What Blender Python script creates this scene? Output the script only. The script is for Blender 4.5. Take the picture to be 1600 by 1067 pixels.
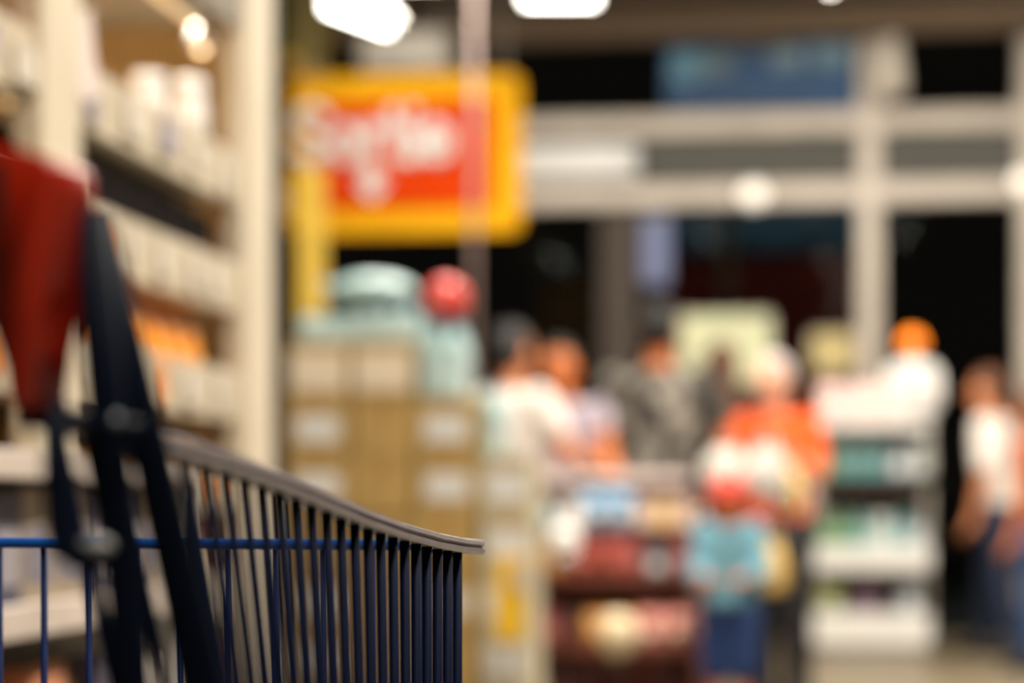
import bpy, bmesh, math, random
from mathutils import Vector, Matrix
random.seed(7)
PI = math.pi
for o in list(bpy.data.objects): bpy.data.objects.remove(o)
SC = bpy.context.scene
C = SC.collection

# ------------------------------------------------------------------ camera
F = 3500.0                       # focal length in pixels of the 1600 px wide frame
CAMZ = 0.90
HORIZON = 780.0
YAW = math.atan(450.0 / F)       # camera looks a little left of the aisle (+Y)
cth, sth = math.cos(YAW), math.sin(YAW)
cd = bpy.data.cameras.new('camera'); cam = bpy.data.objects.new('camera', cd); C.objects.link(cam)
cam.location = (0, 0, CAMZ); cam.rotation_euler = (PI/2, 0, YAW)
cd.sensor_width = 36; cd.lens = 36 * F / 1600; cd.shift_y = (HORIZON - 533.5) / 1600
cd.clip_start = 0.05; cd.clip_end = 200
cd.dof.use_dof = True; cd.dof.focus_distance = 1.43; cd.dof.aperture_fstop = 3.1
SC.camera = cam

# ------------------------------------------------------------------ world, exposure
w = bpy.data.worlds.new('night'); SC.world = w; w.use_nodes = True
w.node_tree.nodes['Background'].inputs[0].default_value = (0.03, 0.025, 0.02, 1)
w.node_tree.nodes['Background'].inputs[1].default_value = 0.12
vs = SC.view_settings
vs.view_transform = 'Standard'; vs.look = 'None'; vs.gamma = 1; vs.use_curve_mapping = False
vs.exposure = 0.12
CE = 4.05                        # ceiling height
LAMP = 1.0                       # common scale of the ceiling tubes
WARM = (1.0, 0.89, 0.74)
NEUT = (1.0, 0.93, 0.82)

# ------------------------------------------------------------------ helpers
def P(px, py, D):
    """world point at photo position (px, py) and distance D along the view axis"""
    xc = (px - 800) * D / F
    return Vector((xc*cth - D*sth, xc*sth + D*cth, CAMZ + (HORIZON - py) * D / F))
def G(px, D):
    p = P(px, 0, D); p.z = 0; return p
def XatY(px, Y):
    t = (px - 800) / F
    return Y * (t*cth - sth) / (cth + t*sth)
def YatX(px, X):
    t = (px - 800) / F
    return X * (cth + t*sth) / (t*cth - sth)
def Dof(X, Y): return -X*sth + Y*cth
def Zat(py, D): return CAMZ + (HORIZON - py) * D / F

def lin(c):
    return tuple(((v/255)/12.92 if v/255 <= .04045 else ((v/255+.055)/1.055)**2.4) for v in c)
MATS = {}
def mat(name, rgb, rough=.5, metal=0., var=.12, scale=14., emit=0., bump=0., rgb2=None, spec=.5, cut=None):
    if name in MATS: return MATS[name]
    m = bpy.data.materials.new(name); m.use_nodes = True
    nt = m.node_tree; b = nt.nodes['Principled BSDF']
    c = lin(rgb)
    tc = nt.nodes.new('ShaderNodeTexCoord'); nz = nt.nodes.new('ShaderNodeTexNoise')
    nz.inputs['Scale'].default_value = scale; nz.inputs['Detail'].default_value = 4
    nt.links.new(tc.outputs['Object'], nz.inputs['Vector'])
    rp = nt.nodes.new('ShaderNodeValToRGB')
    a = lin(rgb2) if rgb2 else tuple(v*(1-var) for v in c)
    z = c if rgb2 else tuple(min(1, v*(1+var)) for v in c)
    lo, hi = cut if cut else (.3, .7)
    rp.color_ramp.elements[0].position = lo; rp.color_ramp.elements[1].position = hi
    rp.color_ramp.elements[0].color = (*a, 1); rp.color_ramp.elements[1].color = (*z, 1)
    nt.links.new(nz.outputs['Fac'], rp.inputs['Fac'])
    nt.links.new(rp.outputs['Color'], b.inputs['Base Color'])
    b.inputs['Roughness'].default_value = rough; b.inputs['Metallic'].default_value = metal
    b.inputs['Specular IOR Level'].default_value = spec
    if emit:
        b.inputs['Emission Color'].default_value = (*c, 1); b.inputs['Emission Strength'].default_value = emit
    if bump:
        bp = nt.nodes.new('ShaderNodeBump'); bp.inputs['Strength'].default_value = bump
        nt.links.new(nz.outputs['Fac'], bp.inputs['Height']); nt.links.new(bp.outputs['Normal'], b.inputs['Normal'])
    MATS[name] = m; return m
def glass(name, tint=(.8, .85, .85), refl=.006):
    m = bpy.data.materials.new(name); m.use_nodes = True; nt = m.node_tree; nt.nodes.clear()
    o = nt.nodes.new('ShaderNodeOutputMaterial'); mx = nt.nodes.new('ShaderNodeMixShader')
    t = nt.nodes.new('ShaderNodeBsdfTransparent'); g = nt.nodes.new('ShaderNodeBsdfGlossy')
    t.inputs[0].default_value = (*tint, 1); g.inputs['Roughness'].default_value = .03
    mx.inputs[0].default_value = refl
    nt.links.new(t.outputs[0], mx.inputs[1]); nt.links.new(g.outputs[0], mx.inputs[2]); nt.links.new(mx.outputs[0], o.inputs[0])
    return m

def box(bm, c, s, bev=0., seg=1):
    r = bmesh.ops.create_cube(bm, size=1, matrix=Matrix.Translation(c) @ Matrix.Diagonal((*s, 1)))
    if bev:
        es = {e for v in r['verts'] for e in v.link_edges}
        bmesh.ops.bevel(bm, geom=list(es), offset=bev, segments=seg, affect='EDGES', profile=.5)
def ring_loft(bm, rings, cap=True):
    vs_ = [[bm.verts.new(p) for p in r] for r in rings]
    n = len(rings[0])
    for a, b in zip(vs_, vs_[1:]):
        for i in range(n):
            bm.faces.new((a[i], a[(i+1) % n], b[(i+1) % n], b[i]))
    if cap:
        bm.faces.new(list(reversed(vs_[0]))); bm.faces.new(vs_[-1])
def frames(pts):
    pts = [Vector(p) for p in pts]; out = []; up = None
    for i, p in enumerate(pts):
        t = (pts[min(i+1, len(pts)-1)] - pts[max(i-1, 0)]).normalized()
        if up is None:
            up = Vector((0, 0, 1)) if abs(t.z) < .9 else Vector((1, 0, 0))
        s = t.cross(up).normalized(); up = s.cross(t).normalized()
        out.append((p, s, up.copy()))
    return out
def tube(bm, pts, r, seg=8):
    rs = r if isinstance(r, (list, tuple)) else [r]*len(pts)
    ring_loft(bm, [[p + s*math.cos(a)*q + u*math.sin(a)*q for a in [2*PI*k/seg for k in range(seg)]]
                   for (p, s, u), q in zip(frames(pts), rs)])
def sweep(bm, pts, prof):
    ring_loft(bm, [[p + s*x + u*y for x, y in prof] for p, s, u in frames(pts)])
def lathe(bm, prof, seg=16, at=(0, 0, 0)):
    at = Vector(at)
    ring_loft(bm, [[at + Vector((r*math.cos(2*PI*k/seg), r*math.sin(2*PI*k/seg), z)) for k in range(seg)] for r, z in prof])
def ellip(bm, c, r, seg=16, rot=None):
    M = Matrix.Translation(c) @ (rot.to_4x4() if rot else Matrix.Identity(4)) @ Matrix.Diagonal((*r, 1))
    bmesh.ops.create_uvsphere(bm, u_segments=seg, v_segments=max(8, seg*2//3), radius=1, matrix=M)
def capsule(bm, p0, r0, p1, r1, seg=12):
    p0, p1 = Vector(p0), Vector(p1); t = (p1-p0); L = t.length; t.normalize()
    pts, rs = [], []
    for a in (-1.4, -.9, -.45): pts.append(p0 + t*r0*math.sin(a)); rs.append(r0*math.cos(a))
    pts += [p0, p1]; rs += [r0, r1]
    for a in (.45, .9, 1.4): pts.append(p1 + t*r1*math.sin(a)); rs.append(r1*math.cos(a))
    s = t.cross(Vector((0, 0, 1)) if abs(t.z) < .9 else Vector((1, 0, 0))).normalized(); u = s.cross(t)
    ring_loft(bm, [[p + s*math.cos(2*PI*k/seg)*q + u*math.sin(2*PI*k/seg)*q for k in range(seg)] for p, q in zip(pts, rs)])
def prism(bm, poly, y0, y1, bev=0.):
    """polygon in x,z extruded along y"""
    n0 = len(bm.verts)
    a = [bm.verts.new((x, y0, z)) for x, z in poly]; b = [bm.verts.new((x, y1, z)) for x, z in poly]
    n = len(poly); fs = [bm.faces.new(list(reversed(a))), bm.faces.new(b)]
    for i in range(n): fs.append(bm.faces.new((a[i], a[(i+1) % n], b[(i+1) % n], b[i])))
    if bev:
        es = {e for f in fs[:2] for e in f.edges}
        bmesh.ops.bevel(bm, geom=list(es), offset=bev, segments=2, affect='EDGES', profile=.5)
def rrect(x0, x1, z0, z1, r, n=5):
    out = []
    for cx, cz, a0 in ((x1-r, z1-r, 0), (x0+r, z1-r, 90), (x0+r, z0+r, 180), (x1-r, z0+r, 270)):
        for k in range(n+1):
            a = math.radians(a0 + 90*k/n); out.append((cx + r*math.cos(a), cz + r*math.sin(a)))
    return out
def BM(): return bmesh.new()
def mesh(name, bm, m, smooth=False):
    bmesh.ops.recalc_face_normals(bm, faces=bm.faces)
    me = bpy.data.meshes.new(name); bm.to_mesh(me); bm.free(); me.materials.append(m)
    if smooth:
        me.polygons.foreach_set('use_smooth', [True]*len(me.polygons))
    return me
def link(name, me, parent=None):
    o = bpy.data.objects.new(name, me); C.objects.link(o); o.parent = parent; return o
def obj(name, bm, m, parent=None, smooth=False): return link(name, mesh(name, bm, m, smooth), parent)
def tag(o, label=None, cat=None, group=None, kind=None):
    if label: o['label'] = label
    if cat: o['category'] = cat
    if group: o['group'] = group
    if kind: o['kind'] = kind
    return o
def thing(name, label, cat, loc=(0, 0, 0), rotz=0, group=None):
    o = bpy.data.objects.new(name, None); C.objects.link(o); o.empty_display_size = .1
    o.location = loc; o.rotation_euler = (0, 0, rotz); tag(o, label, cat, group); return o
def struct(name, bm, m, parent=None): return tag(obj(name, bm, m, parent), kind='structure') if not parent else obj(name, bm, m, parent)
ORD = ['first', 'second', 'third', 'fourth', 'fifth', 'sixth', 'seventh', 'eighth', 'ninth', 'tenth', 'eleventh', 'twelfth', 'thirteenth', 'fourteenth']

# ------------------------------------------------------------------ materials
M = dict(
 navy=mat('navy_paint', (3, 14, 42), .6, .0, .1, 60, spec=.08),
 wire=mat('mid_navy_paint', (6, 34, 88), .5, .0, .1, 60, spec=.15),
 rail=mat('lit_navy_paint', (24, 88, 180), .3, .0, .1, 60),  # same navy wire, its lit top put into the colour
 navyd=mat('dark_navy_paint', (2, 12, 30), .6, .0, .1, 60, spec=.1),
 red=mat('red_plastic', (170, 36, 13), .28, 0, .1, 20),
 rim=mat('grey_rim_plastic', (176, 168, 172), .28, .15, .08, 50),
 steel=mat('bolt_steel', (170, 180, 190), .25, .8, .05, 40),
 rubber=mat('rubber', (30, 30, 32), .7),
 cream=mat('cream_enamel', (224, 211, 188), .45, 0, .05, 6),
 creamlip=mat('cream_shelf_lip', (214, 201, 178), .5, 0, .1, 9),
 backp=mat('tan_back_panel', (222, 190, 136), .6, 0, .08, 4),
 greyp=mat('grey_enamel', (150, 142, 130), .5, 0, .06, 6),
 dkpost=mat('dark_grey_profile', (88, 82, 76), .5),
 kraft=mat('kraft_card', (180, 148, 88), .75, 0, .14, 10),
 kraft2=mat('pale_kraft_card', (192, 180, 150), .75, 0, .12, 10),
 tape=mat('packing_tape', (170, 132, 78), .3),
 paper=mat('white_paper', (222, 222, 220), .6, 0, .05),
 paperc=mat('cream_paper', (230, 214, 190), .6, 0, .05),
 floor=mat('floor_tiles', (136, 122, 98), .35, 0, .1, 2),
 ceil=mat('ceiling_brown', (92, 76, 60), .9, 0, .3, .8),
 wall=mat('wall_paint', (150, 140, 122), .8),
 alu=mat('grey_aluminium', (180, 168, 154), .45, .1, .08, 3),
 panel=mat('olive_grey_panel', (66, 64, 55), .6, 0, .08, 3),
 pillar=mat('brown_pillar', (62, 50, 40), .7),
 white=mat('white_enamel', (226, 224, 218), .4, 0, .04),
 orange=mat('sign_orange', (214, 62, 0), .8, 0, .04, spec=.1),
 yellow=mat('sign_yellow', (236, 172, 14), .8, 0, .05, spec=.15),
 yellow2=mat('post_yellow', (222, 184, 70), .5, 0, .08),
 banner=mat('olive_yellow_banner', (132, 118, 32), .7, 0, .2, 5),
 teal=mat('dark_teal_banner', (40, 78, 72), .7),
 tube=mat('lit_tube', (255, 250, 240), .5, 0, 0, 5, 14),
 black=mat('black_plastic', (22, 20, 20), .5),
 pallet=mat('pallet_wood', (150, 116, 76), .8, 0, .25, 12),
 water=mat('pale_teal_bottle', (178, 208, 206), .18, 0, .15, 18),
 wrap=mat('pale_blue_film', (190, 214, 214), .15, 0, .1, 10),
 cap=mat('blue_cap', (60, 120, 150), .4),
)

# ------------------------------------------------------------------ the setting
YW = 15.0
bm = BM(); box(bm, (1, 6, -.05), (12, 18, .1)); fl = struct('floor', bm, mat('floor_joint', (104, 96, 82), .6))
TS = .6
bm = BM(); box(bm, (0, 0, .002), (TS-.008, TS-.008, .004)); tile = mesh('tile', bm, M['floor'])
tiles = []
for i in range(-6, 10):
    for j in range(16, 25):                       # only the tiles the picture can show, near the checkouts
        tiles.append((abs(j-19), i, j))
for _, i, j in sorted(tiles)[:160]:
    t = link('tile', tile, fl); t.location = ((i+.5)*TS, (j+.5)*TS, 0)
bm = BM(); box(bm, (1, 6, CE+.05), (12, 18, .1)); ce = struct('ceiling', bm, M['ceil'])
for k in range(9):                                # beams under the ceiling
    bm = BM(); box(bm, (1, .9 + k*1.7, CE-.09), (12, .16, .18), .01); obj('beam', bm, mat('beam_brown', (96, 78, 58), .8), ce)
bm = BM(); box(bm, (-5.05, 6, CE/2), (.1, 18, CE)); struct('wall_left', bm, M['wall'])
bm = BM(); box(bm, (7.05, 6, CE/2), (.1, 18, CE)); struct('wall_right', bm, M['wall'])
bm = BM(); box(bm, (1, -3.05, CE/2), (12, .1, CE)); struct('wall_rear', bm, M['wall'])

# glazed front: mullions, two beams with a panel between, panes
fr = bpy.data.objects.new('wall_front', None); C.objects.link(fr); fr['kind'] = 'structure'
def X(px): return XatY(px, YW)
def Z(py, px=1100): return Zat(py, Dof(XatY(px, YW), YW))
def fbox(name, x0, x1, z0, z1, m, y0=-.08, y1=.08, bev=.01):
    bm = BM(); box(bm, ((x0+x1)/2, YW+(y0+y1)/2, (z0+z1)/2), (x1-x0, y1-y0, z1-z0), bev); return obj(name, bm, m, fr)
zb0, zb1, zc0, zc1 = Z(323), Z(288), Z(213), Z(180)
fbox('beam', -5, 7, zb0, zb1, M['alu'])
fbox('beam', -5, 7, zc0, zc1, M['alu'])
fbox('transom_panel', X(985), X(1345), zb1, zc0, M['panel'], -.03, .03)
fbox('transom_panel', X(1372), X(1595), zb1, zc0, M['panel'], -.03, .03)
fbox('transom_panel', -5, X(985), zb1, zc0, M['panel'], -.03, .03)
fbox('transom_panel', X(1625), 7, zb1, zc0, M['panel'], -.03, .03)
muls = [-4.2, X(1358)-0, X(1608)]
for x in muls: fbox('mullion', x-.075, x+.075, 0, CE, M['alu'], -.1, .1)
fbox('pillar', X(938), X(1000), 0, zb0, M['pillar'], -.1, .1)
for x0, x1 in ((-4.1, X(930)), (X(1005), X(1342)), (X(1374), X(1594)), (X(1624), 6.9)):
    bm = BM(); box(bm, ((x0+x1)/2, YW, zb0/2), (x1-x0, .012, zb0)); obj('pane', bm, MATS.setdefault('gl', glass('night_glass')), fr)
for x0, x1 in ((-4.1, X(1342)), (X(1374), X(1594)), (X(1624), 6.9)):
    bm = BM(); box(bm, ((x0+x1)/2, YW, (zc1+CE)/2), (x1-x0, .012, CE-zc1)); obj('pane', bm, MATS['gl'], fr)

# outside: dark forecourt and a shop across it
bm = BM(); box(bm, (2, 25, -.06), (40, 20, .1)); struct('trim_1', bm, mat('asphalt', (40, 38, 38), .9))
t = thing('shop_building', 'dim dark red shop front with blue fascia seen through the night window', 'building', (2, 21, 0))
x0, x1 = XatY(1035, 21)-2, XatY(1352, 21)-2
bm = BM(); box(bm, ((x0+x1)/2, 1.5, 1.6), (x1-x0, 3, 3.2)); obj('wall', bm, mat('maroon_wall', (112, 30, 18), .8, 0, .4, 2), t)
bm = BM(); box(bm, ((x0+x1)/2, 1.45, 3.42), (x1-x0+.05, 3.1, .46), .02); obj('fascia', bm, mat('blue_fascia', (34, 84, 116), .6, 0, .4, 3), t)
for k in range(3):
    bm = BM(); xx = x0 + (x1-x0)*(k+.5)/3; box(bm, (xx, -.03, 1.3), (.42, .06, 1.2), .01); wn = obj('window', bm, mat('dim_frame', (70, 52, 40), .6), t)
    bm = BM(); box(bm, (xx, -.065, 1.3), (.34, .01, 1.1)); obj('pane', bm, mat('dim_pane', (30, 24, 22), .2), wn)
st = thing('added_street_lamp', 'grey lamp added outside to light the shop front', 'lamp', (-.6, 18.2, 0))  # lamp added to light the shop wall across the forecourt
bm = BM(); tube(bm, [(0, 0, 0), (0, 0, 4.3), (.2, 0, 4.75), (.6, 0, 4.85)], .05, 10); obj('pole', bm, M['greyp'], st)
bm = BM(); box(bm, (.75, 0, 4.84), (.45, .2, .09), .02); obj('lamp_head', bm, M['greyp'], st)
bm = BM(); box(bm, (.75, 0, 4.785), (.36, .14, .02)); obj('lens', bm, M['tube'], st)
ld = bpy.data.lights.new('added_street_light', 'SPOT'); ld.energy = 60; ld.color = (1, .8, .6); ld.spot_size = 2.2; ld.shadow_soft_size = .12
lo = bpy.data.objects.new('added_street_light', ld); C.objects.link(lo); lo.parent = st; lo.location = (.75, 0, 4.74); lo.rotation_euler = (.6, .35, 0)

# ------------------------------------------------------------------ ceiling tubes (the room's light, a few lamps added)
def fixture(loc, rotz, L, power, col, label, group=None, spread=150):
    t = thing('fluorescent_fixture', label, 'ceiling light', loc, rotz, group)
    bm = BM(); prism(bm, [(-.07, 0), (.07, 0), (.05, .06), (-.05, .06)], -L/2, L/2, .004); obj('housing', bm, M['white'], t)
    bm = BM(); tube(bm, [(0, -L/2+.02, -.022), (0, L/2-.02, -.022)], .02, 10); obj('tube', bm, M['tube'], t, True)
    for y in (-L*.35, L*.35):
        bm = BM(); tube(bm, [(0, y, .06), (0, y, CE-loc[2])], .006, 6); obj('hanger', bm, M['greyp'], t)
    ld = bpy.data.lights.new('tube_light', 'AREA'); ld.shape = 'RECTANGLE'; ld.size = .12; ld.size_y = L; ld.energy = power*LAMP; ld.color = col; ld.spread = math.radians(spread)
    lo = bpy.data.objects.new('tube_light', ld); C.objects.link(lo); lo.parent = t; lo.location = (0, 0, -.05)
    return t
k = 0
for x, y, p, c in ((.5, -.9, 50, WARM), (.5, 1.3, 45, WARM), (.5, 3.5, 80, WARM), (.3, 5.7, 70, NEUT),  # first one added behind the camera to light the handle
                   (-.9, 8.0, 85, NEUT), (1.0, 8.0, 70, NEUT), (2.9, 8.0, 45, NEUT), (.1, 10.4, 48, NEUT), (1.9, 10.4, 48, NEUT), (3.6, 10.4, 45, NEUT), (-2.6, 6.0, 40, WARM), (-1.8, 9.0, 18, NEUT)):  # last one added to brighten the hanging sign
    fixture((x, y, 3.5), 0, 1.5, p, c, 'unseen long white ceiling tube light, %s of the rows above the aisle and tills' % ORD[k], 'tube lights out of the picture'); k += 1
for i, x in enumerate((-1.7, .6, 2.9)):            # unseen wall washers added to brighten the glazed front
    t = fixture((x, 11.4, 3.6), PI/2, 1.5, 58, NEUT, 'added unseen tube light turned to the glass front, %s from the left' % ORD[i], 'added lights by the glass front', 125)
    [c for c in t.children if c.type == 'LIGHT'][0].rotation_euler = (0, math.radians(-58), 0)
def fixture_between(a, b, power, label):
    v = b - a
    return fixture(((a.x+b.x)/2, (a.y+b.y)/2, a.z), math.atan2(-v.x, v.y), v.length, power, NEUT, label)
a = P(608, 38, 11.8); b = P(440, -24, 11.8*(780-38)/(780+24)); b.z = a.z
fixture_between(a, b, 22, 'slanting bright white tube light above the orange sign')
a = P(815, -8, 12.2); b = P(935, -8, 12.2)
fixture_between(a, b, 5, 'short white tube light at the top beside the sign')
a = P(1298, -26, 12.6); b = P(1298, -46, 12.1); b.z = a.z
fixture_between(a, b, 8, 'white tube light at the top edge above the blue poster')

# ------------------------------------------------------------------ shopping cart
cdir = math.atan(770/F) - YAW                      # direction of the right side, right of +Y
AX = cdir + math.radians(2.5)                      # cart axis
def sideD(px): return 1275.0 / (1570 - px)
Fc = P(722, 858, sideD(722)); Nc = P(95, 640, sideD(95))
axis = Vector((math.sin(AX), math.cos(AX), 0)); left = Vector((-math.cos(AX), math.sin(AX), 0))
org = Vector((Fc.x, Fc.y, 0)) + left*.21 - axis*.45
cart = thing('shopping_cart', 'dark blue wire shopping cart with a red handle and grey rim', 'shopping cart', org, -AX)
Ri = Matrix.Rotation(AX, 3, 'Z')
def L(p): return Ri @ (Vector(p) - org)
def LP(px, py, D): return L(P(px, py, D))
def mir(pts): return [Vector((-p.x, p.y, p.z)) for p in pts]
# grooved rim, both sides
rim_px = [(205, 683), (250, 694), (290, 705), (333, 719), (391, 740), (448, 761), (505, 786), (562, 810), (619, 830), (677, 846), (715, 853), (745, 856)]
rim = [LP(x, y, sideD(x)) for x, y in rim_px]
q = rim[0] - rim[2]
rim = [rim[0] + q*1.0, ] + rim
prof = [(-.006, -.0045), (.005, -.0045), (.0065, -.003), (.0065, -.0008), (.0045, -.0002), (.0045, .0012), (.0065, .0018), (.006, .0045), (.003, .0055), (-.003, .0055), (-.006, .004)]
for pts in (rim, mir(rim)):
    bm = BM(); sweep(bm, pts, prof); tag(obj('rim', bm, M['rim'], cart), 'glossy grey grooved rim')
def rim_z(y, side=rim):
    for a, b in zip(side, side[1:]):
        if a.y <= y <= b.y: return a.z + (b.z-a.z)*(y-a.y)/(b.y-a.y)
    return side[-1].z if y > side[-1].y else side[0].z
# side wires
BOT = .44
tops = []
for i in range(25):
    D = 1.4905 - i*.0262; px = 1570 - 1275/D
    lean = .12*max(0, (700-px)/370)**1.6 if px > 250 else .17
    top = LP(px, 800, D); top.z = rim_z(top.y) - .002
    drop = (top.z - BOT)
    px2 = px + lean*drop*F/D; bot = LP(px2, 800, sideD(px2)); bot.z = BOT
    tops.append((top, bot))
for s in (1, -1):
    for tp, bt in tops:
        a = Vector((tp.x*s, tp.y, tp.z)); b = Vector((bt.x*s, bt.y, bt.z))
        bm = BM(); tube(bm, [a, b], .0034, 8); obj('side_wire', bm, M['navy'], cart, True)
    # side runners low down
    for z in (.62, BOT):
        pts = []
        for tp, bt in (tops[0], tops[12], tops[-1]):
            u = (tp.z - z)/(tp.z - bt.z); pts.append(tp.lerp(bt, u))
        bm = BM(); tube(bm, [Vector((p.x*s - .004*s, p.y, p.z)) for p in pts], .0035, 8); obj('side_runner', bm, M['navy'], cart, True)
# front panel
fl_ = L(Fc); fy = fl_.y; fw = fl_.x
zf = LP(500, 852, sideD(722)).z
bm = BM(); tube(bm, [(fw-.004, fy-.006, zf-.004), (fw-.03, fy, zf), (-fw+.03, fy, zf), (-fw+.004, fy-.006, zf-.004)], .0038, 10); obj('front_rail', bm, M['rail'], cart, True)
for k in range(1, 13):
    x = fw + .0043 - .0349*k
    if x < -fw: break
    bm = BM(); tube(bm, [(x, fy+.005, zf), (x, fy+.004, BOT)], .0026, 8); obj('front_wire', bm, M['wire'], cart, True)
for z in (.6, BOT):
    bm = BM(); tube(bm, [(fw, fy, z), (-fw, fy, z)], .0035, 8); obj('front_rail', bm, M['navy'], cart, True)
yb = tops[-1][1].y
for k in range(12):
    x = fw - .02 - k*(2*fw-.04)/11
    bm = BM(); tube(bm, [(x, fy, BOT), (x, yb, BOT+.01)], .0023, 6); obj('floor_wire', bm, M['navy'], cart, True)
for k in range(6):
    y = yb + (fy-yb)*k/5
    bm = BM(); tube(bm, [(fw+.01, y, BOT-.004), (-fw-.01, y, BOT-.004)], .003, 6); obj('floor_wire', bm, M['navy'], cart, True)
# handle, brackets, struts
def both(name, pts, r, m, seg=12, label=None):
    for pp in (pts, mir(pts)):
        bm = BM(); tube(bm, pp, r, seg); o = obj(name, bm, m, cart, True)
        if label: o['label'] = label
DH = .86
A0, A1 = LP(137, 325, .865), LP(208, 1067, .90); A2 = A1 + (A1-A0)*1.6; A2.z = .16
B0, B1 = LP(143, 330, .885), LP(322, 1067, .94); B2 = B1 + (B1-B0)*.75
both('handle_strut', [A0, A0.lerp(A1, .5), A1, A2], .0076, M['navyd'], 14)
both('handle_strut', [B0, B0.lerp(B1, .5), B1, B2], .0082, M['navyd'], 14)
U = [LP(86, 625, .86), LP(90, 760, .86), LP(93, 828, .86), LP(101, 856, .86), LP(120, 870, .862), LP(168, 868, .868)]
both('bent_bar', U, .0056, M['navyd'], 10)
both('cross_rod', [LP(22, 652, .858), LP(90, 658, .862), LP(215, 670, .885)], .0042, M['navyd'], 10)
for pp in ([LP(182, 655, .862), LP(182, 655, .850)],):
    for s in (pp, mir(pp)):
        bm = BM(); tube(bm, s, .002, 8); obj('bolt', bm, M['steel'], cart, True)
cl = LP(150, 853, .864)
for s in (1, -1):
    bm = BM(); ellip(bm, (cl.x*s, cl.y, cl.z), (.0072, .005, .0038), 14); tag(obj('glint', bm, mat('glint_grey', (128, 130, 132), .35), cart, True), 'pale grey painted clip')  # highlight on the bent bar put in as a grey bead
o0 = LP(0, 780, DH)
u = DH/F                                           # metres per pixel at the handle
def hp(px, py): return (o0.x + px*u, CAMZ + (780-py)*u)
poly = [hp(-46, 212), hp(0, 226), hp(70, 246), hp(122, 262), hp(133, 276), hp(131, 310), hp(118, 380), hp(112, 440), hp(98, 470), hp(94, 540), hp(86, 640), hp(44, 640), hp(34, 560), hp(22, 490), hp(4, 455), hp(-30, 440), hp(-46, 420)]
for s in (1, -1):
    bm = BM(); pl = [(x*s, z) for x, z in poly]; prism(bm, pl, o0.y-.016, o0.y+.016, .0035)
    tag(obj('handle_bracket', bm, M['red'], cart, True), 'moulded red plastic handle end')
    bm = BM(); x0, z0 = hp(30, 310); prism(bm, [(x0*s-.003, z0+.012), (x0*s+.003, z0+.012), (x0*s+.003, z0-.012), (x0*s-.003, z0-.012)], o0.y-.0175, o0.y-.0155, .0005)
    obj('slot', bm, mat('dark_red_slot', (60, 24, 14), .5), cart)
hx, hz = hp(10, 330)
bm = BM(); tube(bm, [(hx, o0.y, hz), (-hx, o0.y, hz)], .0155, 18); obj('handle_bar', bm, M['red'], cart, True)
# chassis and casters
for s in (1, -1):
    bm = BM(); tube(bm, [(A2.x*s, A2.y, .17), (A2.x*s, fy-.5, .14), (fw*s*.9, fy-.05, .16)], .011, 10); obj('chassis_rail', bm, M['navyd'], cart, True)
    bm = BM(); tube(bm, [(fw*s*.9, fy-.1, .155), (fw*s*.92, fy-.16, BOT)], .009, 10); obj('chassis_post', bm, M['navyd'], cart, True)
    for y in (A2.y, fy-.08):
        bm = BM(); box(bm, (fw*s*.9, y, .115), (.05, .07, .05), .006); f_ = obj('caster_fork', bm, M['steel'], cart)
        bm = BM(); tube(bm, [(fw*s*.9-.014, y, .05), (fw*s*.9+.014, y, .05)], .05, 20); obj('wheel', bm, M['rubber'], f_, True)
        bm = BM(); box(bm, (fw*s*.9, y, .085), (.012, .03, .06)); obj('fork_leg', bm, M['steel'], f_)
bm = BM(); tube(bm, [(fw*.9, fy-.12, .155), (-fw*.9, fy-.12, .155)], .009, 10); obj('chassis_rail', bm, M['navyd'], cart, True)

# ------------------------------------------------------------------ goods builders (meshes are shared)
KIND = {}
def place(kind, name, label, cat, loc, rotz=0, group=None):
    t = thing(name, label, cat, loc, rotz, group)
    for n, me in KIND[kind]: link(n, me, t)
    return t
def k_carton(key, w, d, h, m, lab=None, lw=.7, lh=.45):
    bm = BM(); box(bm, (0, 0, h/2), (w, d, h), .004); r = [('body', mesh('body', bm, m))]
    bm = BM(); box(bm, (0, 0, h+.0006), (.045, d+.003, .0015)); box(bm, (0, -d/2-.0006, h-.03), (.045, .0015, .06)); r.append(('tape', mesh('tape', bm, M['tape'])))
    for s in (-1, 1):
        bm = BM(); box(bm, (s*w/4, 0, h+.0022), (w/2-.006, d-.004, .002)); r.append(('flap', mesh('flap', bm, m)))
    if lab:
        bm = BM(); box(bm, (0, -d/2-.0015, h*.5), (w*lw, .003, h*lh), .0005); r.append(('label_panel', mesh('label_panel', bm, lab)))
    KIND[key] = r
def k_pack(key, w, d, h, m, pm):
    bm = BM(); box(bm, (0, 0, h/2), (w, d, h), .003); r = [('body', mesh('body', bm, m))]
    bm = BM(); prism(bm, rrect(-w*.4, w*.4, h*.3, h*.72, w*.1), -d/2-.0015, -d/2+.001); r.append(('front_panel', mesh('front_panel', bm, pm)))
    bm = BM(); box(bm, (0, -d*.1, h+.001), (w*.94, d*.7, .002)); r.append(('flap', mesh('flap', bm, m)))
    KIND[key] = r
def k_pouch(key, w, d, h, m, pm):
    bm = BM(); rings = []
    for k in range(9):
        u_ = k/8; th = d/2*(max(.04, math.sin(PI*min(1, .12+u_*.88))**.6)); ww = w/2*(.92+.08*math.sin(PI*u_))
        rings.append([Vector((ww*math.copysign(abs(math.cos(a))**.7, math.cos(a)), th*math.sin(a), u_*h)) for a in [2*PI*i/16 for i in range(16)]])
    ring_loft(bm, rings); r = [('body', mesh('body', bm, m, True))]
    bm = BM(); box(bm, (0, 0, h+.006), (w*.94, .003, .018)); r.append(('seal', mesh('seal', bm, m)))
    bm = BM(); ellip(bm, (0, -d*.44, h*.45), (w*.3, d*.1, h*.16), 14); r.append(('print_patch', mesh('print_patch', bm, pm, True)))
    KIND[key] = r
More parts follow.
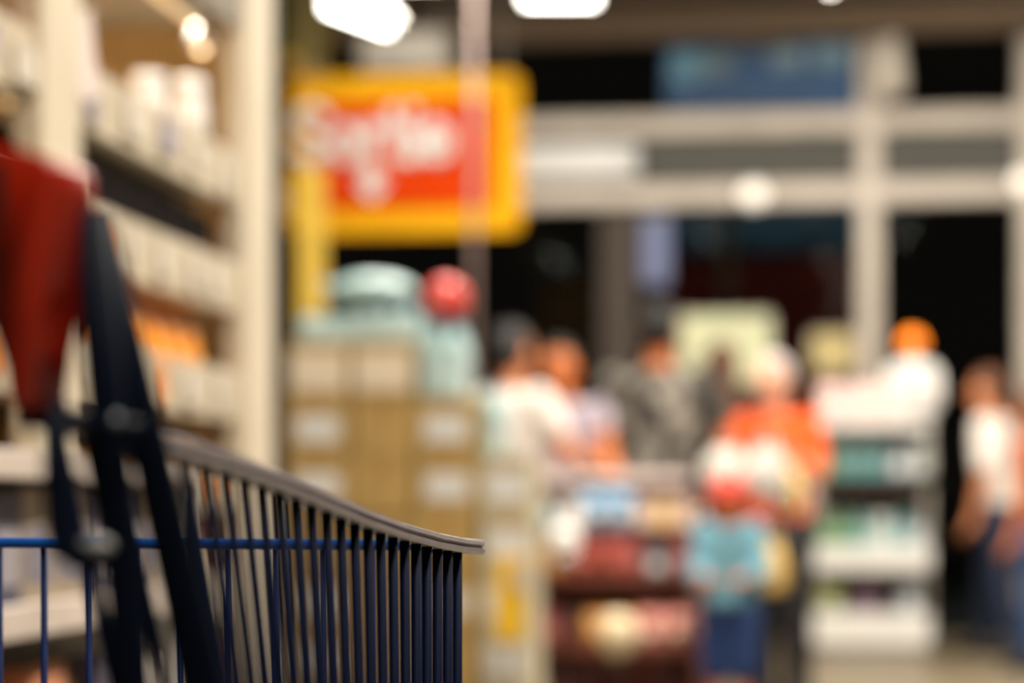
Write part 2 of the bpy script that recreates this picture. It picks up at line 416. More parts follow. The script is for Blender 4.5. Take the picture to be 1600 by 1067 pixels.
def k_jar(key, rr, h, m, lm, pm=None):
    bm = BM(); lathe(bm, [(rr*.85, 0), (rr, .006), (rr, h*.72), (rr*.8, h*.82), (rr*.78, h*.86)], 18); r = [('body', mesh('body', bm, m, True))]
    bm = BM(); lathe(bm, [(rr*.86, h*.85), (rr*.88, h*.87), (rr*.88, h*.99), (rr*.8, h)], 18); r.append(('lid', mesh('lid', bm, lm, True)))
    if pm:
        bm = BM(); lathe(bm, [(rr*1.01, h*.2), (rr*1.015, h*.21), (rr*1.015, h*.6), (rr*1.01, h*.61)], 18); r.append(('label_band', mesh('label_band', bm, pm, True)))
    KIND[key] = r
def k_bottle(key, rr, h, m, cm, pm):
    bm = BM(); lathe(bm, [(rr*.8, 0), (rr, .008), (rr, h*.3), (rr*.93, h*.36), (rr, h*.42), (rr, h*.62), (rr*.75, h*.76), (rr*.36, h*.88), (rr*.33, h*.93)], 16); r = [('body', mesh('body', bm, m, True))]
    bm = BM(); lathe(bm, [(rr*.4, h*.925), (rr*.42, h*.93), (rr*.42, h*.99), (rr*.36, h)], 14); r.append(('cap', mesh('cap', bm, cm, True)))
    bm = BM(); lathe(bm, [(rr*1.01, h*.44), (rr*1.02, h*.45), (rr*1.02, h*.6), (rr*1.01, h*.61)], 16); r.append(('label_band', mesh('label_band', bm, pm, True)))
    KIND[key] = r
def k_can(key, rr, h, m, pm):
    bm = BM(); lathe(bm, [(rr*.92, 0), (rr, .004), (rr, h-.008), (rr*.9, h-.002), (rr*.86, h-.004)], 16); r = [('body', mesh('body', bm, M['steel'], True))]
    bm = BM(); lathe(bm, [(rr*1.006, h*.1), (rr*1.012, h*.11), (rr*1.012, h*.88), (rr*1.006, h*.89)], 16); r.append(('label_band', mesh('label_band', bm, pm, True)))
    KIND[key] = r

# ------------------------------------------------------------------ left shelving
GX = -1.15
gy0, gy1 = 2.55, YatX(412, GX)
gon = thing('shelving_unit', 'tall cream shelving unit full of goods on the left', 'shelving', (GX, 0, 0))
ys = [YatX(42, GX), YatX(104, GX)], [YatX(366, GX), YatX(409, GX)]
for a, b in ys:
    bm = BM(); box(bm, (.0, (a+b)/2, 1.2), (.05, b-a, 2.4), .006); obj('upright', bm, M['cream'], gon)
bm = BM(); box(bm, (.0, 2.58, 1.2), (.05, .06, 2.4), .006); obj('upright', bm, M['cream'], gon)
bm = BM(); box(bm, (-.0, gy1+.016, 1.2), (.05, .03, 2.4), .004); obj('end_profile', bm, M['dkpost'], gon)
bm = BM(); box(bm, (-.48, (gy0+gy1)/2, 1.1), (.02, gy1-gy0, 2.2)); obj('back_panel', bm, M['backp'], gon)
bm = BM(); box(bm, (-.24, gy1+.008, 1.1), (.46, .014, 2.2)); obj('end_panel', bm, M['backp'], gon)
bays = [(2.62, ys[0][0]-.005), (ys[0][1]+.005, ys[1][0]-.005)]
LEV = [(1.50, 1.60), (1.28, 1.38), (1.06, 1.16), (.88, .965), (.665, .75), (.42, .52), (.16, .26)]
tagc = [mat('tag_white', (216, 206, 190), .6), mat('tag_orange', (232, 150, 84), .6), mat('tag_yellow', (226, 180, 60), .6), mat('tag_lilac', (168, 158, 168), .6)]
for a, b in bays:
    for li, (z0, z1) in enumerate(LEV):
        bm = BM(); box(bm, (-.24, (a+b)/2, z0+.012), (.46, b-a, .02)); obj('shelf_board', bm, M['cream'], gon)
        bm = BM(); prism(bm, [(-.01, z0), (.006, z0), (.014, z1), (.002, z1)], a, b); obj('shelf_lip', bm, M['creamlip'], gon)
        y = a + .06
        while y < b-.08:
            ww = random.choice((.05, .07, .1)); 
            bm = BM(); box(bm, (.0155, y+ww/2, (z0+z1)/2+random.uniform(-.012, .012)), (.004, ww, (z1-z0)*random.uniform(.5, .75)))
            obj('price_tag', bm, random.choice((tagc[0], tagc[0], tagc[1], tagc[3]) if li else (tagc[0], tagc[3])), gon); y += ww + random.uniform(.07, .16)
    bm = BM(); box(bm, (-.23, (a+b)/2, 1.885), (.48, b-a, .03)); obj('top_board', bm, M['greyp'], gon)
    bm = BM(); prism(bm, [(-.01, 1.86), (.012, 1.86), (.02, 1.96), (.004, 1.96)], a, b); obj('top_fascia', bm, M['greyp'], gon)
    bm = BM(); box(bm, (-.2, (a+b)/2, 2.1), (.4, b-a-.02, .26), .01); obj('top_panel', bm, mat('brown_board', (120, 92, 62), .7), gon)
bm = BM(); box(bm, (-.22, (gy0+gy1)/2, .07), (.42, gy1-gy0-.02, .14)); obj('plinth', bm, M['greyp'], gon)
# little display spot under the top board
t = thing('display_spot', 'small warm round spotlight under the top shelf board', 'lamp', (GX-.045, YatX(312, GX-.045), Zat(80, Dof(GX-.045, YatX(312, GX-.045)))))
bm = BM(); lathe(bm, [(.008, .006), (.02, .006), (.024, .02), (.02, .05), (.006, .055)], 16); obj('housing', bm, M['white'], t, True)
bm = BM(); ellip(bm, (.004, 0, .004), (.011, .011, .008), 12); obj('bulb', bm, mat('warm_bulb', (255, 214, 160), .5, 0, 0, 5, 5), t, True)
bm = BM(); tube(bm, [(0, 0, .05), (0, 0, 1.868-t.location.z)], .004, 8); obj('stem', bm, M['white'], t, True)
t = thing('added_light_strip', 'thin white light strip added under the top shelf board', 'lamp', (GX-.05, (bays[1][0]+bays[1][1])/2, 1.852))  # strip added to brighten the panel behind the top shelf
LS = bays[1][1]-bays[1][0]-.12
bm = BM(); prism(bm, [(-.015, .002), (.015, .002), (.012, .015), (-.012, .015)], -LS/2, LS/2); obj('housing', bm, M['white'], t)
bm = BM(); box(bm, (-.002, 0, 0), (.018, LS-.02, .004)); obj('diffuser', bm, mat('strip_diffuser', (255, 226, 180), .5, 0, 0, 5, .5), t)
ld = bpy.data.lights.new('added_strip_light', 'AREA'); ld.shape = 'RECTANGLE'; ld.size = .016; ld.size_y = LS; ld.energy = 4.5; ld.color = WARM; ld.spread = math.radians(100)
lo = bpy.data.objects.new('added_strip_light', ld); C.objects.link(lo); lo.parent = t; lo.location = (0, 0, -.004); lo.rotation_euler = (0, math.radians(38), 0)

k_jar('wjar', .036, .17, mat('bright_white_jar', (250, 248, 244), .3), mat('bright_white_jar', (250, 248, 244)), M['white'])
k_jar('wjar2', .036, .215, MATS['bright_white_jar'], MATS['bright_white_jar'], M['white'])
k_pack('tanbox', .11, .15, .12, mat('tan_card', (206, 176, 130), .7), M['paperc'])
k_pack('brownbox', .1, .14, .2, mat('brown_card', (104, 64, 40), .7), mat('sand_print', (180, 140, 90), .6))
k_pack('shadebox', .12, .2, .165, mat('gap_shade_card', (16, 11, 10), .9, spec=.1), mat('gap_shade_print', (30, 20, 20), .9, spec=.1))  # near-black card, shade of the shelf gap put into its colour
k_jar('creamjar', .045, .15, mat('cream_jar', (214, 196, 160), .4), mat('gold_lid', (200, 150, 80), .3, .3), M['paperc'])
k_pouch('orangebag', .115, .075, .18, mat('orange_foil', (246, 150, 14), .35, 0, .15, 9), mat('pale_orange_print', (250, 172, 60), .4))
k_pack('plumbox', .11, .14, .16, mat('plum_card', (64, 34, 36), .6), mat('brown_print', (120, 70, 50), .6))
k_pack('plumlow', .11, .14, .13, MATS['plum_card'], MATS['brown_print'])
k_jar('mustardjar', .04, .12, mat('mustard_glass', (190, 132, 26), .25), mat('dark_lid', (70, 60, 40), .4), mat('ochre_label', (208, 170, 84), .6))
k_pouch('greybag', .12, .08, .13, mat('grey_foil', (150, 142, 146), .35, 0, .15, 9), M['paper'])
k_pack('whitebox', .14, .16, .125, mat('white_card', (218, 210, 204), .7), mat('grey_print', (140, 136, 150), .6))
k_pack('salmonbox', .12, .14, .165, mat('salmon_card', (226, 150, 118), .6), M['paperc'])
k_can('greycan', .04, .115, M['white'], mat('slate_label', (92, 88, 104), .5))
k_pouch('kraftbag', .12, .1, .125, mat('kraft_bag', (196, 152, 108), .7), M['paper'])
SHELFN = ['top', 'second', 'third', 'fourth', 'fifth', 'sixth', 'bottom']
def shelf_row(bay, lev, items, back=.0):
    """items: list of (kind, name, cat, colour words, width, count); listed from the near end to the far end"""
    a, b = bays[bay]; y = a + .03; z = LEV[lev][0]+.0225
    for kind, name, cat, words, wd, cnt, bk in items:
        for i in range(cnt):
            if y + wd > b: return
            lab = '%s, %s along the %s shelf of the %s bay' % (words, ORD[i], SHELFN[lev], 'near' if bay == 0 else 'far')
            place(kind, name, lab, cat, (GX-.09-bk, y+wd/2, z), PI/2 + random.uniform(-.05, .05), words + ' rows on the shelving')
            y += wd + .012
shelf_row(1, 0, [('tanbox', 'grocery_carton', 'carton', 'low tan grocery carton', .115, 1, .1), ('brownbox', 'grocery_carton', 'carton', 'tall brown grocery carton', .105, 1, .06), ('tanbox', 'grocery_carton', 'carton', 'short tan carton', .115, 1, .14)])
for i, px in enumerate((236, 300)):
    y = YatX(px, GX-.05)
    place(('wjar', 'wjar2')[i], 'jar', 'white lidded jar on the top cream shelf, %s' % ('the nearer of the two' if i == 0 else 'the farther of the two'), 'jar', (GX-.055, y, LEV[0][0]+.0225), 0, 'pair of white jars')
for i, px in enumerate((268,)):
    place('tanbox', 'grocery_carton', 'tan carton at the back of the top shelf, %s white jars' % ('between the' if i == 0 else 'beyond the two'), 'carton', (GX-.25, YatX(px, GX), LEV[0][0]+.0225), PI/2)
shelf_row(1, 1, [('shadebox', 'grocery_carton', 'carton', 'flat carton in painted gap shade', .125, 7, .035), ('creamjar', 'jar', 'jar', 'cream jar with gold lid', .095, 2, 0)])
shelf_row(1, 2, [('plumbox', 'grocery_carton', 'carton', 'dark plum carton', .115, 2, .05), ('orangebag', 'snack_pouch', 'pouch', 'bright orange snack pouch', .118, 6, -.03), ('creamjar', 'jar', 'jar', 'cream gold lidded jar', .095, 1, 0)])
shelf_row(1, 3, [('kraftbag', 'snack_pouch', 'pouch', 'kraft paper pouch', .122, 2, .0), ('mustardjar', 'jar', 'jar', 'mustard yellow jar with dark lid', .085, 6, -.025), ('plumlow', 'grocery_carton', 'carton', 'plum brown carton', .115, 1, .05), ('mustardjar', 'jar', 'jar', 'ochre jar', .085, 2, 0)])
shelf_row(1, 4, [('greybag', 'snack_pouch', 'pouch', 'silver grey pouch', .125, 4, .02), ('salmonbox', 'grocery_carton', 'carton', 'salmon carton', .125, 3, .02), ('greycan', 'can', 'can', 'slate labelled can', .085, 3, .0)])
shelf_row(1, 5, [('kraftbag', 'snack_pouch', 'pouch', 'brown kraft pouch', .125, 3, .02), ('whitebox', 'grocery_carton', 'carton', 'white carton', .145, 2, .02), ('kraftbag', 'snack_pouch', 'pouch', 'tan kraft pouch', .125, 3, .02)])
shelf_row(0, 0, [('salmonbox', 'grocery_carton', 'carton', 'salmon pink carton', .125, 10, .06)])
shelf_row(0, 1, [('tanbox', 'grocery_carton', 'carton', 'light tan carton', .115, 11, .08)])
shelf_row(0, 2, [('creamjar', 'jar', 'jar', 'cream jar', .095, 14, .02)])
shelf_row(0, 3, [('mustardjar', 'jar', 'jar', 'mustard jar', .09, 14, .02)])
shelf_row(0, 4, [('greybag', 'snack_pouch', 'pouch', 'grey pouch', .125, 10, .02)])
shelf_row(0, 5, [('salmonbox', 'grocery_carton', 'carton', 'salmon coloured carton', .125, 6, .02), ('kraftbag', 'snack_pouch', 'pouch', 'kraft pouch', .125, 4, .02)])
# low tiered display in front of the near end of the shelving
LX = GX + .035; ly0, ly1 = 2.45, 3.42
lo_ = thing('low_display_shelf', 'low white tiered display shelf seen through the cart', 'display shelf', (LX, 0, 0))
TI = [(.925, .96), (.73, .772), (.5, .545), (.26, .3)]
for z0, z1 in TI:
    bm = BM(); box(bm, (.085, (ly0+ly1)/2, z0+.006), (.17, ly1-ly0, .012)); obj('tier_board', bm, M['white'], lo_)
    bm = BM(); box(bm, (.174, (ly0+ly1)/2, (z0+z1)/2), (.008, ly1-ly0, z1-z0), .002); obj('tier_lip', bm, mat('pinkish_white_lip', (222, 208, 198), .5), lo_)
for y in (ly0, ly1):
    bm = BM(); box(bm, (.085, y, .47), (.168, .012, .94), .002); obj('side_panel', bm, M['white'], lo_)
bm = BM(); box(bm, (.006, (ly0+ly1)/2, .47), (.01, ly1-ly0, .94)); obj('back_panel', bm, M['greyp'], lo_)
k_pack('slatebox', .11, .1, .165, mat('slate_card', (92, 88, 108), .6), mat('pale_lilac_print', (170, 164, 172), .6))
k_pack('taupebox', .12, .1, .17, mat('taupe_card', (176, 160, 140), .6), MATS['grey_print'])
k_pack('peachbox', .13, .1, .16, mat('peach_card', (224, 150, 112), .6), M['paperc'])
k_pouch('kraftbag2', .13, .09, .15, MATS['kraft_bag'], M['paper'])
def tier(ti, seq):
    y = ly0 + .02; cnt = {}
    for kd, wd, nm, ct_, words in seq:
        if y + wd > ly1 - .01: break
        n = cnt[words] = cnt.get(words, -1) + 1
        place(kd, nm, '%s, %s of its kind on the %s tier of the low display' % (words, ORD[n], ('top', 'upper', 'lower', 'bottom')[ti]), ct_, (LX+.095, y+wd/2, TI[ti][0]+.0125), PI/2 + random.uniform(-.04, .04), 'goods on the low display')
        y += wd + .012
SL = ('slatebox', .11, 'grocery_carton', 'carton', 'slate grey carton'); TA = ('taupebox', .12, 'grocery_carton', 'carton', 'taupe carton')
PE = ('peachbox', .13, 'grocery_carton', 'carton', 'peach carton'); KB = ('kraftbag2', .13, 'snack_pouch', 'pouch', 'kraft brown pouch'); WB = ('whitebox2', .14, 'grocery_carton', 'carton', 'white box')
k_pack('whitebox2', .14, .1, .15, MATS['white_card'], MATS['grey_print'])
tier(1, [TA, SL, TA, TA, SL, SL, TA, SL]); tier(2, [PE, KB, PE, KB, SL, WB, SL, KB]); tier(3, [KB, WB, PE, KB, WB, KB])
# tilted white card clipped to the shelf edge
yc = YatX(135, GX+.02); dcard = Dof(GX, yc)
t = thing('price_card', 'tilted pinkish white card clipped above the top shelf near the upright', 'card', (GX+.02, yc, LEV[0][1]-.04), 0)
zc_ = Zat(88, dcard) - t.location.z
bm = BM(); R_ = Matrix.Rotation(math.radians(18), 4, 'X')
box(bm, (0, 0, 0), (.003, .085, .14), .001); bmesh.ops.transform(bm, matrix=Matrix.Translation((0, 0, zc_)) @ R_, verts=bm.verts); obj('card', bm, mat('pink_white_card', (240, 222, 216), .4), t)
bm = BM(); tube(bm, [(-.004, .02, 0), (-.004, .018, zc_-.03)], .0025, 6); obj('clip_stem', bm, M['steel'], t)

# ------------------------------------------------------------------ carton stack and water packs
DS = 7.2; mp = DS/F                                # metres per pixel at the stack
cw, ch, cdp = .205, .185, .3
k_carton('klab', cw-.006, cdp, ch-.003, M['kraft'], M['paper'])
k_carton('klabc', cw-.006, cdp, ch-.003, M['kraft'], M['paperc'], .92, .7)
k_carton('kplain', cw-.006, cdp, ch-.003, M['kraft'])
k_carton('glab', cw-.04, cdp, ch-.003, M['kraft2'], M['paper'], .75, .5)
s0 = G(450, DS); SY = s0.y + cdp/2
pal = thing('wooden_pallet', 'low wooden pallet under the carton stack', 'pallet', (s0.x+.42, SY, 0))
for k in range(5):
    bm = BM(); box(bm, (0, -.16+k*.08, .1), (.92, .06, .02), .003); obj('deck_plank', bm, M['pallet'], pal)
for xx in (-.4, 0, .4):
    bm = BM(); box(bm, (xx, 0, .045), (.09, .4, .09), .003); obj('block', bm, M['pallet'], pal)
PT = .11
cols = [(452, 515, 'leftmost', ['klabc', 'klab', 'klab', 'kplain']), (552, 548, 'second', ['klabc', 'kplain', 'kplain', 'kplain']),
        (652, 645, 'third', ['klab', 'klab', 'kplain', 'klab']), (752, 700, 'rightmost', ['glab', 'glab', 'glab', 'glab'])]
for ci, (px, ty, nm, kinds) in enumerate(cols):
    x = s0.x + cw*(ci+.5) - (.01 if ci == 3 else 0); zt = Zat(ty, DS)
    n = round((zt-PT)/ch); pad = 0
    top_used = PT + n*ch
    for r in range(n):
        kd = kinds[r] if r < len(kinds) else ('kplain' if ci == 1 else ('glab' if ci == 3 else random.choice(('klab', 'kplain'))))
        words = {'klab': 'brown carton with white label', 'klabc': 'brown carton with wide cream label', 'kplain': 'plain brown carton', 'glab': 'pale beige carton with white label'}[kd]
        place(kd, 'cardboard_carton', '%s, %s from top in the %s column of the stack' % (words, ORD[r], nm), 'carton',
              (x + random.uniform(-.004, .004), SY + random.uniform(-.006, .006), PT + (n-1-r)*ch + .0005), random.uniform(-.012, .012), 'cartons stacked on the pallet')
    cols[ci] = (x, top_used, nm)
def water_pack(x, y, z, nx, ny, rr, h, label, tilt=0):
    t = thing('water_pack', label, 'bottle pack', (x, y, z), tilt)
    if 'wb%.3f' % h not in KIND: k_bottle('wb%.3f' % h, rr, h, M['water'], M['cap'], M['wrap'])
    for i in range(nx):
        for j in range(ny):
            for n, me in KIND['wb%.3f' % h]:
                o = link('bottle' if n == 'body' else n, me, t); o.location = ((i-(nx-1)/2)*rr*2.05, (j-(ny-1)/2)*rr*2.05, 0)
    bm = BM(); w2, d2 = nx*rr*1.03, ny*rr*1.03
    ring_loft(bm, [[Vector((x_, y_, zz)) for x_, y_ in rrect(-w2, w2, -d2, d2, rr)] for zz in (h*.04, h*.3, h*.55)], False)
    sm = obj('shrink_film', bm, M['wrap'], t, True); return t
(x1, z1, _), (x2, z2, _), (x3, z3, _), (x4, z4, _) = cols
water_pack(x1+.01, SY, z1+.003, 3, 3, .031, .1, 'low pale teal bottle pack on the leftmost carton column')
water_pack(x2+.0, SY, z2+.003, 3, 3, .033, .12, 'pale teal bottle pack on the second carton column')
water_pack(x3-.02, SY-.02, z3+.003, 2, 3, .037, .25, 'tallest pale bottle pack on the third carton column')
water_pack(x4-.055, SY, z4+.004, 1, 3, .036, .23, 'small pale blue bottle pack on the rightmost column')
t = thing('film_sack', 'rounded pale teal sack lying on the bottle packs', 'sack', (x2-.06, SY, z2+.005+.12))
bm = BM(); ellip(bm, (0, 0, .05), (.145, .11, .052), 24); obj('sack_body', bm, M['water'], t, True)
bm = BM(); tube(bm, [(-.13, 0, .05), (-.155, 0, .06), (-.165, 0, .08)], [.012, .008, .016], 8); obj('tied_end', bm, M['water'], t, True)
t = thing('red_ball', 'shiny coral red ball on top of the bottle packs', 'ball', (x3-.015, SY-.04, z3+.005+.25))
bm = BM(); ellip(bm, (0, 0, .07), (.072, .072, .07), 24); obj('shell', bm, mat('coral_red', (228, 62, 52), .3), t, True)
bm = BM(); ellip(bm, (-.03, -.05, .05), (.03, .02, .025), 14); obj('highlight_patch', bm, mat('coral_highlight', (240, 150, 140), .4), t, True)  # pale highlight painted on the ball as a raised patch

# ------------------------------------------------------------------ hanging sign, pole, yellow post, banner
DSg = 10.2; ms = DSg/F
sg = thing('exit_sign', 'hanging orange sign with yellow border and white lettering and arrow', 'sign', P(633, 366, DSg))
def sx(px): return (px-633)*ms
def sz(py): return (366-py)*ms
bm = BM(); prism(bm, rrect(sx(452), sx(816), sz(366), sz(118), .05), -.03, .03, .004); obj('board', bm, M['yellow'], sg)
bm = BM(); prism(bm, rrect(sx(494), sx(772), sz(326), sz(160), .03), -.036, -.028); obj('orange_field', bm, M['orange'], sg)
LETTERS = {
 'S': [[(507, 181), (497, 171), (483, 168), (469, 174), (464, 187), (470, 199), (486, 207), (502, 215), (508, 229), (502, 242), (486, 250), (470, 247), (462, 238)]],
 'o': [[(541+20*math.sin(a*PI/8), 225-25*math.cos(a*PI/8)) for a in range(17)]],
 'r': [[(576, 199), (576, 251)], [(576, 220), (584, 205), (598, 201)]],
 't': [[(617, 176), (617, 236), (623, 248), (635, 250)], [(604, 200), (633, 200)]],
 'i': [[(648, 200), (648, 251)], [(648, 174), (648, 177)]],
 'e': [[(662, 226), (703, 226), (701, 211), (692, 201), (680, 199), (667, 207), (661, 225), (666, 241), (680, 250), (694, 248), (702, 240)]]}
for chx, strokes in LETTERS.items():               # raised rounded letters of the word Sortie
    bm = BM()
    for k_, st_ in enumerate(strokes):
        pts = [Vector((sx(x), 0, sz(y))) for x, y in st_]
        for a, b in zip(pts, pts[1:]): capsule(bm, a, 8.5*ms, b, 8.5*ms, 10)
    for v in bm.verts: v.co.y = v.co.y*.35 - .038
    obj('letter', bm, M['white'], sg, True)
bm = BM(); prism(bm, [(sx(583), sz(314)), (sx(612), sz(284)), (sx(596), sz(284)), (sx(596), sz(260)), (sx(570), sz(260)), (sx(570), sz(284)), (sx(554), sz(284))], -.044, -.036); obj('arrow', bm, M['white'], sg)
for px in (480, 790):
    bm = BM(); tube(bm, [(sx(px), 0, sz(120)), (sx(px), 0, CE-sg.location.z)], .008, 6); obj('hanger', bm, M['greyp'], sg)
D = 8.6; g = G(740, D)
t = thing('steel_pole', 'thin grey pole standing in front of the orange sign', 'pole', g)
bm = BM(); tube(bm, [(0, 0, 0), (0, 0, CE)], .013, 12); obj('shaft', bm, mat('pinkish_grey_paint', (150, 128, 120), .4), t, True)
bm = BM(); lathe(bm, [(.06, 0), (.06, .012), (.03, .02), (.025, .03)], 18); obj('base_plate', bm, M['greyp'], t, True)
D = 9.6; g = G(487, D)
t = thing('yellow_post', 'tall pale yellow lane post below the sign', 'post', g)
ht = Zat(262, D); wd = 38*D/F
bm = BM(); prism(bm, rrect(-wd/2, wd/2, .03, ht, .04), -.03, .03, .006); obj('panel', bm, M['yellow2'], t)
bm = BM(); box(bm, (0, 0, .015), (.35, .3, .03), .006); obj('foot', bm, M['greyp'], t)
D = 10.5; p = P(478, 112, D)
t = thing('hanging_banner', 'dark olive yellow banner hanging left above the sign', 'banner', (p.x, p.y, p.z))
wd = 62*D/F; top = CE - .01 - p.z
bm = BM(); box(bm, (0, 0, top/2), (wd, .012, top), .002); obj('cloth', bm, M['banner'], t)
bm = BM(); box(bm, (-wd/2-.03, .006, top/2), (.06, .012, top), .002); obj('side_strip', bm, M['teal'], t)
bm = BM(); tube(bm, [(-wd/2-.06, 0, .0), (wd/2+.01, 0, .0)], .014, 8); obj('rod', bm, M['greyp'], t, True)
pp = P(455, 97, D); bm = BM(); ellip(bm, (pp.x-p.x, -.03, pp.z-p.z), (.04, .03, .04), 14); obj('light_spot', bm, mat('yellow_light_spot', (250, 196, 60), .3), t, True)  # blurred yellow spot of light put in as a coloured bead

t = thing('ceiling_glow', 'pale grey block standing for the light glow above the sign', 'glow block', P(640, 118, 13.9))  # soft glow of light at the ceiling put in as a grey block
bm = BM(); box(bm, (0, 0, .12), (.55, .5, .24), .02); obj('glow_body', bm, mat('glow_grey', (170, 164, 152), .5, .2), t)
for s in (-.24, .24):
    bm = BM(); box(bm, (s, 0, .12), (.03, .53, .27), .005); obj('glow_edge', bm, M['greyp'], t)
for s in (-.2, .2):
    bm = BM(); tube(bm, [(s, 0, .23), (s, 0, CE-t.location.z)], .008, 6); obj('hanger', bm, M['greyp'], t)

# things on the glazed front
t = thing('air_curtain', 'long white air curtain unit above the dark doorway', 'air curtain', (X(905), YW-.08, Z(280)))
w2 = (X(1000)-X(810))/2; hh = Z(232)-Z(280)
bm = BM(); box(bm, (0, -.08, hh/2), (2*w2, .16, hh), .03, 3); obj('casing', bm, M['white'], t, True)
bm = BM(); box(bm, (0, -.09, -.004), (2*w2-.1, .08, .01)); obj('outlet_grille', bm, M['greyp'], t)
bm = BM(); box(bm, (w2-.07, -.165, hh/2), (.1, .012, hh*.6), .004); obj('end_cover', bm, M['paper'], t)
t = thing('blue_poster', 'dark blue poster with pale patches in the upper window', 'poster', (X(1188), YW-.05, Z(176)))
w2 = (X(1338)-X(1040))/2; hh = Z(62)-Z(176)
bm = BM(); box(bm, (0, 0, hh/2), (2*w2, .02, hh), .004); obj('sheet', bm, mat('deep_blue_print', (14, 62, 100), .6, 0, .25, 3), t)
for k, (px, py, ww, h2, c) in enumerate(((1072, 105, 50, 44, (84, 128, 146)), (1120, 104, 44, 30, (92, 110, 112)), (1230, 96, 50, 30, (106, 128, 138)), (1300, 92, 60, 40, (96, 124, 140)), (1180, 76, 90, 18, (70, 74, 72)))):
    x_ = X(px) - t.location.x; z_ = Z(py)-t.location.z; sc = 15/F
    bm = BM(); prism(bm, rrect(x_-ww*sc/2, x_+ww*sc/2, z_-h2*sc/2, z_+h2*sc/2, h2*sc*.3), -.014, -.01); obj('print_patch', bm, mat('poster_patch%d' % k, c, .6), t)
t = thing('wall_lamp', 'small white round lamp on the lower grey beam', 'lamp', (X(1178), YW-.08, Z(308)))
bm = BM(); lathe(bm, [(.09, 0), (.09, .012), (.07, .02)], 20); bmesh.ops.rotate(bm, verts=bm.verts, matrix=Matrix.Rotation(PI/2, 3, 'X')); obj('base', bm, M['white'], t, True)
bm = BM(); ellip(bm, (0, -.04, 0), (.085, .04, .06), 18); obj('dome', bm, mat('lit_dome', (255, 244, 226), .4, 0, 0, 5, 1.0), t, True)
t = thing('wall_lamp', 'white round lamp at the right end of the lower beam', 'lamp', (X(1597), YW-.1, Z(296)))
bm = BM(); lathe(bm, [(.08, 0), (.08, .012), (.06, .02)], 20); bmesh.ops.rotate(bm, verts=bm.verts, matrix=Matrix.Rotation(PI/2, 3, 'X')); obj('base', bm, M['white'], t, True)
bm = BM(); ellip(bm, (0, -.04, 0), (.07, .04, .06), 18); obj('dome', bm, MATS['lit_dome'], t, True)
p = P(1392, 150, 14.5)
t = thing('wall_speaker', 'pale wall speaker hanging beside the right mullion', 'speaker', p)
bm = BM(); lathe(bm, [(.05, 0), (.09, .02), (.1, .1), (.075, .3), (.04, .45), (.03, .5)], 18); obj('horn', bm, mat('pale_beige_plastic', (206, 196, 180), .5), t, True)
bm = BM(); lathe(bm, [(.03, -.006), (.08, -.004), (.085, .01), (.04, .012)], 18); obj('grille', bm, M['greyp'], t, True)
bm = BM(); tube(bm, [(0, 0, .42), (-.1, .25, .44), (-.12, .42, .44)], .015, 8); obj('bracket', bm, M['greyp'], t, True)
t = thing('lavender_banner', 'narrow pale lavender strip banner beside the brown pillar', 'banner', (X(1026), YW-.1, Z(445)))
hh = Z(338)-Z(445); w2 = (X(1046)-X(1004))/2
bm = BM(); box(bm, (0, 0, hh/2), (2*w2, .012, hh), .002); obj('cloth', bm, mat('lavender_cloth', (116, 124, 158), .7, 0, .15, 3), t)
bm = BM(); tube(bm, [(-w2-.01, 0, hh), (w2+.01, 0, hh)], .012, 8); obj('rod', bm, M['greyp'], t)
t = thing('lightbox', 'pale green lit notice box in the window behind the shoppers', 'light box', (X(1135), YW-.1, Z(605)))
hh = Z(492)-Z(605); w2 = (X(1208)-X(1062))/2
bm = BM(); prism(bm, rrect(-w2, w2, 0, hh, .04), -.05, .05, .004); obj('frame', bm, M['greyp'], t)
bm = BM(); prism(bm, rrect(-w2+.02, w2-.02, .02, hh-.02, .03), -.056, -.048); obj('lit_face', bm, mat('lit_green_face', (190, 190, 150), .5, 0, .1, 4, .25), t)
t = thing('lightbox', 'small yellowish lit notice box left of the right mullion', 'light box', (X(1300), YW-.1, Z(585)))
hh = Z(522)-Z(585); w2 = (X(1335)-X(1265))/2
bm = BM(); prism(bm, rrect(-w2, w2, 0, hh, .04), -.05, .05, .004); obj('frame', bm, M['greyp'], t)
bm = BM(); prism(bm, rrect(-w2+.02, w2-.02, .02, hh-.02, .03), -.056, -.048); obj('lit_face', bm, mat('lit_yellow_face', (180, 160, 100), .5, 0, .1, 4, .15), t)

